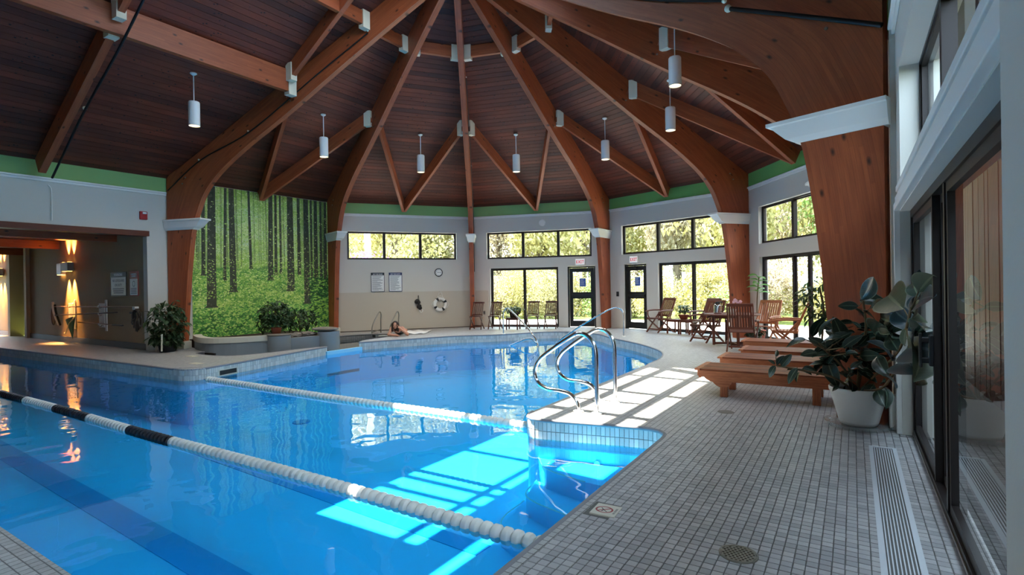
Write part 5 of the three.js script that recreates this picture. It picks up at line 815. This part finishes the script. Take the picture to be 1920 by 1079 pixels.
// ================================================================ PERSON
function blob(res, c, half, dist) {
  const mc = new MarchingCubes(res, M.skin, false, false, 200000); mc.isolation = 0; const n = mc.size, h = n / 2, f = mc.field;
  for (let z = 0; z < n; z++) for (let y = 0; y < n; y++) for (let x = 0; x < n; x++) f[x + y * n + z * n * n] = -dist(c.x + (x - h) / h * half, c.y + (y - h) / h * half, c.z + (z - h) / h * half);
  mc.update(); const k = mc.count, p = new Float32Array(mc.positionArray.subarray(0, k * 3)), g = new THREE.BufferGeometry();
  for (let i = 0; i < k; i++) { p[3 * i] = p[3 * i] * half + c.x; p[3 * i + 1] = p[3 * i + 1] * half + c.y; p[3 * i + 2] = p[3 * i + 2] * half + c.z; }
  g.setAttribute('position', new THREE.BufferAttribute(p, 3)); g.setAttribute('normal', new THREE.BufferAttribute(new Float32Array(mc.normalArray.subarray(0, k * 3)), 3)); g.setAttribute('uv', new THREE.BufferAttribute(new Float32Array(k * 2), 2)); return g;
}
function cap(x, y, z, a, b, ra, rb) { const bx_ = b[0] - a[0], by = b[1] - a[1], bz = b[2] - a[2], t = Math.max(0, Math.min(1, ((x - a[0]) * bx_ + (y - a[1]) * by + (z - a[2]) * bz) / (bx_ * bx_ + by * by + bz * bz + 1e-9))); return Math.hypot(x - a[0] - t * bx_, y - a[1] - t * by, z - a[2] - t * bz) - (ra + (rb - ra) * t); }
const smin = (a, b, k) => { const h = Math.max(k - Math.abs(a - b), 0) / k; return Math.min(a, b) - h * h * k / 4; };
{
  const g = thing('person', 'person lying at the spa edge, head propped on one hand', 'person'); g.position.copy(W(-11.78, 0, 11.95)); g.rotation.y = 0.62;
  const bones = [[[0, 0.12, -0.66], [0, 0.15, -0.4], 0.13, 0.105], [[0, 0.15, -0.4], [0, 0.19, -0.16], 0.105, 0.115], [[-0.15, 0.22, -0.12], [0.15, 0.22, -0.12], 0.06, 0.06], [[0, 0.22, -0.1], [-0.02, 0.29, 0.0], 0.055, 0.048],
    [[0.17, 0.22, -0.11], [0.33, 0.055, 0.06], 0.05, 0.042], [[0.33, 0.055, 0.06], [0.13, 0.23, 0.1], 0.042, 0.03], [[-0.17, 0.22, -0.11], [-0.22, 0.06, 0.1], 0.05, 0.042], [[-0.22, 0.06, 0.1], [0.0, 0.04, 0.17], 0.042, 0.03],
    [[0.09, 0.11, -0.66], [0.1, 0.085, -1.06], 0.085, 0.06], [[0.1, 0.085, -1.06], [0.09, 0.055, -1.45], 0.058, 0.036], [[-0.09, 0.11, -0.66], [-0.1, 0.085, -1.06], 0.085, 0.06], [[-0.1, 0.085, -1.06], [-0.09, 0.055, -1.45], 0.058, 0.036], [[0.09, 0.05, -1.45], [0.1, 0.03, -1.62], 0.036, 0.022], [[-0.09, 0.05, -1.45], [-0.1, 0.03, -1.62], 0.036, 0.022]];
  const body = blob(120, V3(0, 0.35, -0.66), 1.02, (x, y, z) => { let d = 9; for (const b of bones) d = smin(d, cap(x, y, z, b[0], b[1], b[2], b[3]), 0.04); return d; });
  const HX = -0.03, HY = 0.33, HZ = 0.05;     // head with brow, nose, chin
  const head = blob(64, V3(HX, HY, HZ), 0.17, (x, y, z) => { const u = x - HX, v = y - HY, w = z - HZ; let d = (Math.hypot(u / 0.075, (v - 0.02) / 0.098, (w + 0.01) / 0.092) - 1) * 0.08; d = smin(d, cap(u, v, w, [0, -0.05, 0.03], [0, -0.075, 0.05], 0.045, 0.03), 0.04); d = smin(d, cap(u, v, w, [0, 0.015, 0.085], [0, -0.02, 0.102], 0.008, 0.013), 0.02); for (const s of [-1, 1]) { d = Math.max(d, -(Math.hypot(u - s * 0.03, v - 0.012, w - 0.097) - 0.017)); d = smin(d, Math.hypot((u - s * 0.077) / 0.6, v, (w + 0.01)) - 0.022, 0.01); } return d; });
  const fingers = []; for (let i = 0; i < 4; i++) fingers.push([[0.1 - 0.004 * i, 0.25 + 0.004 * i, 0.1 - 0.018 * i], [0.065, 0.3 + 0.005 * i, 0.1 - 0.02 * i], 0.011, 0.01], [[0.065, 0.3 + 0.005 * i, 0.1 - 0.02 * i], [0.05, 0.345 - 0.006 * i * i, 0.1 - 0.022 * i], 0.01, 0.008]);
  const handA = blob(48, V3(0.09, 0.29, 0.08), 0.13, (x, y, z) => { let d = cap(x, y, z, [0.13, 0.225, 0.09], [0.095, 0.265, 0.075], 0.03, 0.032); for (const f of fingers) d = smin(d, cap(x, y, z, f[0], f[1], f[2], f[3]), 0.012); return smin(d, cap(x, y, z, [0.11, 0.25, 0.11], [0.06, 0.27, 0.135], 0.013, 0.009), 0.012); });
  const handB = blob(48, V3(0.05, 0.04, 0.18), 0.13, (x, y, z) => { let d = cap(x, y, z, [0.0, 0.035, 0.17], [0.05, 0.03, 0.18], 0.028, 0.03); for (let i = 0; i < 4; i++) d = smin(d, cap(x, y, z, [0.06, 0.03, 0.155 + 0.018 * i], [0.12 - 0.006 * Math.abs(i - 1.5), 0.018, 0.15 + 0.022 * i], 0.011, 0.008), 0.01); return smin(d, cap(x, y, z, [0.02, 0.04, 0.2], [0.065, 0.03, 0.235], 0.012, 0.009), 0.01); });
  obj('body', [body, head, handA, handB], M.skin, g);
  const hair = blob(64, V3(HX, HY - 0.02, HZ - 0.02), 0.22, (x, y, z) => { const u = x - HX, v = y - HY, w = z - HZ; let d = (Math.hypot(u / 0.095, (v - 0.03) / 0.108, (w + 0.03) / 0.1) - 1) * 0.095; for (const s of [-1, 1]) d = smin(d, cap(u, v, w, [s * 0.075, 0.03, 0.0], [s * 0.085, -0.16, 0.035], 0.045, 0.03), 0.04); d = smin(d, cap(u, v, w, [0, 0, -0.07], [0, -0.13, -0.09], 0.07, 0.05), 0.04); d = Math.max(d, -((Math.hypot(u / 0.058, (v + 0.025) / 0.085, (w - 0.1) / 0.11) - 1) * 0.06)); return d; });
  obj('hair', hair, M.hair, g);
  const suit = blob(80, V3(0, 0.2, -0.42), 0.42, (x, y, z) => { let d = 9; for (const b of bones.slice(0, 2)) d = smin(d, cap(x, y, z, b[0], b[1], b[2] + 0.008, b[3] + 0.008), 0.04); d = smin(d, cap(x, y, z, bones[8][0], bones[8][1], 0.09, 0.05), 0.03); return Math.max(d, z + 0.17, -0.72 - z); });
  obj('swimsuit', suit, M.black, g);
  const eyes = []; for (const s of [-1, 1]) { const e = new THREE.SphereGeometry(0.011, 8, 6); e.translate(HX + s * 0.03, HY + 0.012, HZ + 0.079); eyes.push(e); } obj('eyes', eyes, M.black, g); const mo = new THREE.SphereGeometry(0.018, 10, 6); mo.scale(1, 0.35, 0.4); mo.translate(HX, HY - 0.05, HZ + 0.082); obj('mouth', mo, std(0xa05048, 0.5), g);
  const tw = new THREE.PlaneGeometry(0.75, 1.15, 16, 24); { const p = tw.attributes.position; for (let i = 0; i < p.count; i++) p.setZ(i, 0.014 + 0.012 * Math.sin(p.getX(i) * 17 + p.getY(i) * 5) + 0.008 * Math.sin(p.getY(i) * 23)); tw.computeVertexNormals(); } tw.rotateX(-Math.PI / 2);
  const t = obj('towel', tw, std(0xf0eeea, 0.95, { side: THREE.DoubleSide })); t.position.copy(W(-12.02, 0.012, 13.1)); t.rotation.y = 0.5; tag(t, 'white towel spread on the deck beside the lying person', 'towel');
}

// ================================================================ OUTSIDE
{
  const ground = structure(obj('ground_lawn', flat(extrude(poly([[-90, -70], [90, -70], [90, 110], [-90, 110]]), 0.2), -1.75), M.grass), 'grass beyond the building', 'lawn'); 
  const ring = (r0, r1) => { const a = [], b = []; for (let i = 0; i <= 40; i++) { const t = (162 - i * 174 / 40) * RAD; a.push([UC + r1 * Math.cos(t), VC + r1 * Math.sin(t)]); b.unshift([UC + r0 * Math.cos(t), VC + r0 * Math.sin(t)]); } return poly([...a, ...b]); };
  structure(obj('garden_bank', flat(extrude(ring(8.0, 60), 1.5), -1.62), M.grass), 'grassy garden around the hall', 'lawn');
  structure(obj('patio', flat(extrude(ring(7.9, 13.2), 1.55), -1.63), M.concrete), 'pale concrete patio outside the glass doors', 'patio');
  structure(obj('side_path', flat(extrude(poly([[0.7, -8], [3.4, -8], [3.4, 17], [0.7, 12]]), 0.5), -0.56), M.soil), 'dark soil strip outside the near sliding door', 'ground');
}
function cards(n, spread, size, seedv) {     // a crown of many small leaf quads in clumps, radius about 1
  const pos = [], idx = [], uv = [], nor = []; seed = seedv; const clumps = []; for (let i = 0; i < 26; i++) clumps.push([V3(rnd(-1, 1), rnd(-1, 1), rnd(-1, 1)).normalize().multiplyScalar(rnd(0.35, 0.85)), rnd(0.22, 0.42)]);
  for (let i = 0; i < n; i++) { const [c, r] = clumps[i % 26], p = c.clone().add(V3(rnd(-1, 1), rnd(-1, 1), rnd(-1, 1)).multiplyScalar(r * spread)), a = V3(rnd(-1, 1), rnd(-1, 1), rnd(-1, 1)).normalize(), b = a.clone().cross(V3(rnd(-1, 1), rnd(-1, 1), rnd(-1, 1))).normalize(), s = size * rnd(0.6, 1.3), k = pos.length / 3, nn = a.clone().cross(b); for (const [x, y] of [[-1, 0], [0, -0.5], [1, 0], [0, 0.5]]) { const q = p.clone().addScaledVector(a, x * s).addScaledVector(b, y * s); pos.push(q.x, q.y, q.z); uv.push(x, y); nor.push(nn.x, nn.y, nn.z); } idx.push(k, k + 1, k + 2, k, k + 2, k + 3); }
  const g = new THREE.BufferGeometry(); g.setAttribute('position', new THREE.Float32BufferAttribute(pos, 3)); g.setAttribute('normal', new THREE.Float32BufferAttribute(nor, 3)); g.setAttribute('uv', new THREE.Float32BufferAttribute(uv, 2)); g.setIndex(idx); return g;
}
const foliage = c => new THREE.MeshPhysicalMaterial({ color: c, roughness: 0.9, transmission: 0.4, thickness: 0 });
const FM = { lime: foliage(0xb0a86a), olive: foliage(0x928d5a), tan: foliage(0xa4987c), green: foliage(0x809c54), rose: foliage(0xa88278), magenta: foliage(0xb266b4) };
const crowns = [cards(9000, 1.1, 0.04, 11), cards(9000, 1.1, 0.04, 22), cards(8000, 1.2, 0.04, 33)];
const trunkG = (() => { const t = tube([V3(0, 0, 0), V3(0.05, 1.5, 0.03), V3(-0.03, 3.2, 0), V3(0.06, 5, 0.05)], 0.14, 14, 7), b = [t]; for (let i = 0; i < 5; i++) { const an = i * 1.3; b.push(tube([V3(0, 2 + i * 0.4, 0), V3(Math.cos(an) * 0.8, 3 + i * 0.45, Math.sin(an) * 0.8), V3(Math.cos(an) * 1.5, 4.2 + i * 0.4, Math.sin(an) * 1.5)], 0.05, 8, 5)); } return join(b); })();
function tree(label, u, v, h, r, mat, k, group) { const g = thing('garden_tree', label, 'tree', group); g.position.copy(W(u, -0.12, v)); const t = obj('trunk', trunkG, M.bark, g); t.scale.set(h / 6, h / 6, h / 6); t.rotation.y = u; const c = obj('crown', crowns[k % 3], mat, g); c.scale.set(r, h * 0.42, r); c.position.y = h * 0.62; c.rotation.y = v * 3; c.userData.kind = 'stuff'; return g; }
function shrub(label, u, v, h, r, mat, k, group) { const g = thing('garden_shrub', label, 'shrub', group); g.position.copy(W(u, -0.12, v)); const c = obj('foliage', crowns[k % 3], mat, g); c.scale.set(r, h / 2, r); c.position.y = h / 2; c.rotation.y = u * 3; c.userData.kind = 'stuff'; obj('stem', rod(V3(0, 0, 0), V3(0, h * 0.5, 0), 0.04), M.bark, g); return g; }
const polar = (deg, r) => [UC + r * Math.cos(deg * RAD), VC + r * Math.sin(deg * RAD)];
seed = 4242;
{
  const names = { lime: 'yellow-green spring tree in the woods beyond the glass', olive: 'olive-leaved tree in the woods beyond the glass', tan: 'bare-looking tan tree in the woods beyond the glass', green: 'bright green tree outside beyond the armchairs', rose: 'rosy-leaved tree outside the dining table windows' };
  for (let i = 0; i < 60; i++) { const deg = 168 - (i % 34) * 5.6 + rnd(-2, 2) - (i < 34 ? 0 : 2.8), r = (i < 34 ? 20 : 35) + (i * 7 % 5) * 3 + rnd(-1, 1), c = deg < 50 && deg > 24 ? (i % 2 ? 'rose' : 'lime') : deg < 74 && deg > 58 ? 'green' : ['lime', 'olive', 'lime', 'tan', 'lime'][i % 5]; tree(names[c], ...polar(deg, r), rnd(8, 12), rnd(2.6, 3.6), FM[c], i, c + ' trees'); }
  const sn = { lime: 'yellowish shrub on the bank outside the glass', olive: 'olive shrub on the bank outside the glass', tan: 'dry tan shrub on the bank outside the glass', green: 'low green shrub on the bank outside the glass', rose: 'rosy shrub outside the dining table windows' };
  for (let i = 0; i < 40; i++) { const deg = 170 - i * 4.9 + rnd(-1, 1), r = 14.2 + (i * 3 % 4) * 0.9, c = deg < 46 && deg > 20 ? ['rose', 'green', 'lime'][i % 3] : ['tan', 'lime', 'olive', 'lime', 'green'][i % 5]; shrub(sn[c], ...polar(deg, r), rnd(1.5, 3.6), rnd(1.0, 1.5), FM[c], i, c + ' shrubs'); }
  shrub('magenta azalea outside the high window by the mural', -17.2, 15.4, 3.0, 1.7, FM.magenta, 0); 
  const b = thing('birch_trunk', 'pale birch trunk outside the high window by the mural', 'tree'); b.position.copy(W(-17.6, -0.12, 16.2)); obj('trunk', tube([V3(0, 0, 0), V3(0.05, 2.5, 0), V3(-0.05, 6, 0.1)], 0.13, 10, 8), std(0xe2ddd2, 0.8), b);
  const p = thing('lamp_post', 'pale post standing in the garden beyond the armchairs', 'post'); p.position.copy(W(-3.4, -0.12, 21.5)); obj('post', cyl(0.09, 0.1, 3.6, 10, 0, 1.8, 0), std(0xdad6cc, 0.7), p); obj('cap', cyl(0.12, 0.12, 0.08, 10, 0, 3.62, 0), std(0xdad6cc, 0.7), p);
  // undergrowth nobody could count
  const inst = lit(new THREE.InstancedMesh(cards(160, 1, 0.09, 55), foliage(0xa8a074), 900)), o = new THREE.Object3D(), col = new THREE.Color();
  seed = 777; for (let i = 0; i < 900; i++) { const [u, v] = polar(rnd(-18, 178), rnd(13.6, 34)); o.position.copy(W(u, rnd(0, 0.9), v)); o.rotation.set(0, rnd(0, 6), 0); o.scale.set(rnd(0.6, 1.2), rnd(0.5, 1.1), rnd(0.6, 1.2)); o.updateMatrix(); inst.setMatrixAt(i, o.matrix); inst.setColorAt(i, col.set([0xb5b56a, 0xd8d29a, 0x9a9a60, 0xc9b98a][i % 4])); }
  inst.name = 'undergrowth'; inst.userData = { kind: 'stuff', label: 'tangled spring undergrowth on the bank outside', category: 'undergrowth' }; scene.add(inst);
  // distant house
  const hse = thing('distant_house', 'pale house with a grey gable roof among the trees', 'house'); hse.position.copy(W(-23.5, -0.1, 34)); hse.rotation.y = 0.5; obj('walls', bx(9, 3.4, 6, 0, 1.7, 0), M.white, hse); const rs = poly([[-3.6, 3.3], [3.6, 3.3], [0, 5.8]]), rg = extrude(rs, 9.6); rg.rotateY(Math.PI / 2); rg.translate(-4.8, 0, 0); obj('roof', rg, std(0xb9bcc0, 0.8), hse); for (const x of [-2.5, 0.5, 3]) obj('window', bx(1, 1.2, 0.1, x, 1.8, 3.02), std(0x8892a0, 0.3), hse);
  // pale wire fence outside the dining windows
  const fe = thing('garden_fence', 'pale post and rail fence outside the dining table windows', 'fence'); const fp = []; for (let i = 0; i <= 8; i++) { const [u, v] = polar(60 - i * 5, 14.0); fp.push(W(u, 0, v)); obj('post', bx(0.08, 1.3, 0.08, u, 0.55, -v), M.white, fe); } for (const y of [0.35, 0.75, 1.1]) for (let i = 0; i < 8; i++) obj('fence_rail', bar(fp[i].clone().setY(y), fp[i + 1].clone().setY(y), 0.03, 0.06), M.white, fe);
  // timber screen outside the near sliding door
  const sc = thing('timber_screen', 'brown timber screen outside the near sliding door', 'screen'); for (let i = 0; i < 95; i++) obj('plank', bx(0.03, 3.3, 0.19, 1.45 + rnd(-0.006, 0.006), 1.45, -16.2 + i * 0.2), M.mahogany, sc); for (const y of [0.4, 1.9]) obj('screen_rail', bx(0.06, 0.08, 19, 1.5, y, -6.75), M.teakDark, sc);
}
renderer.render(scene, camera);
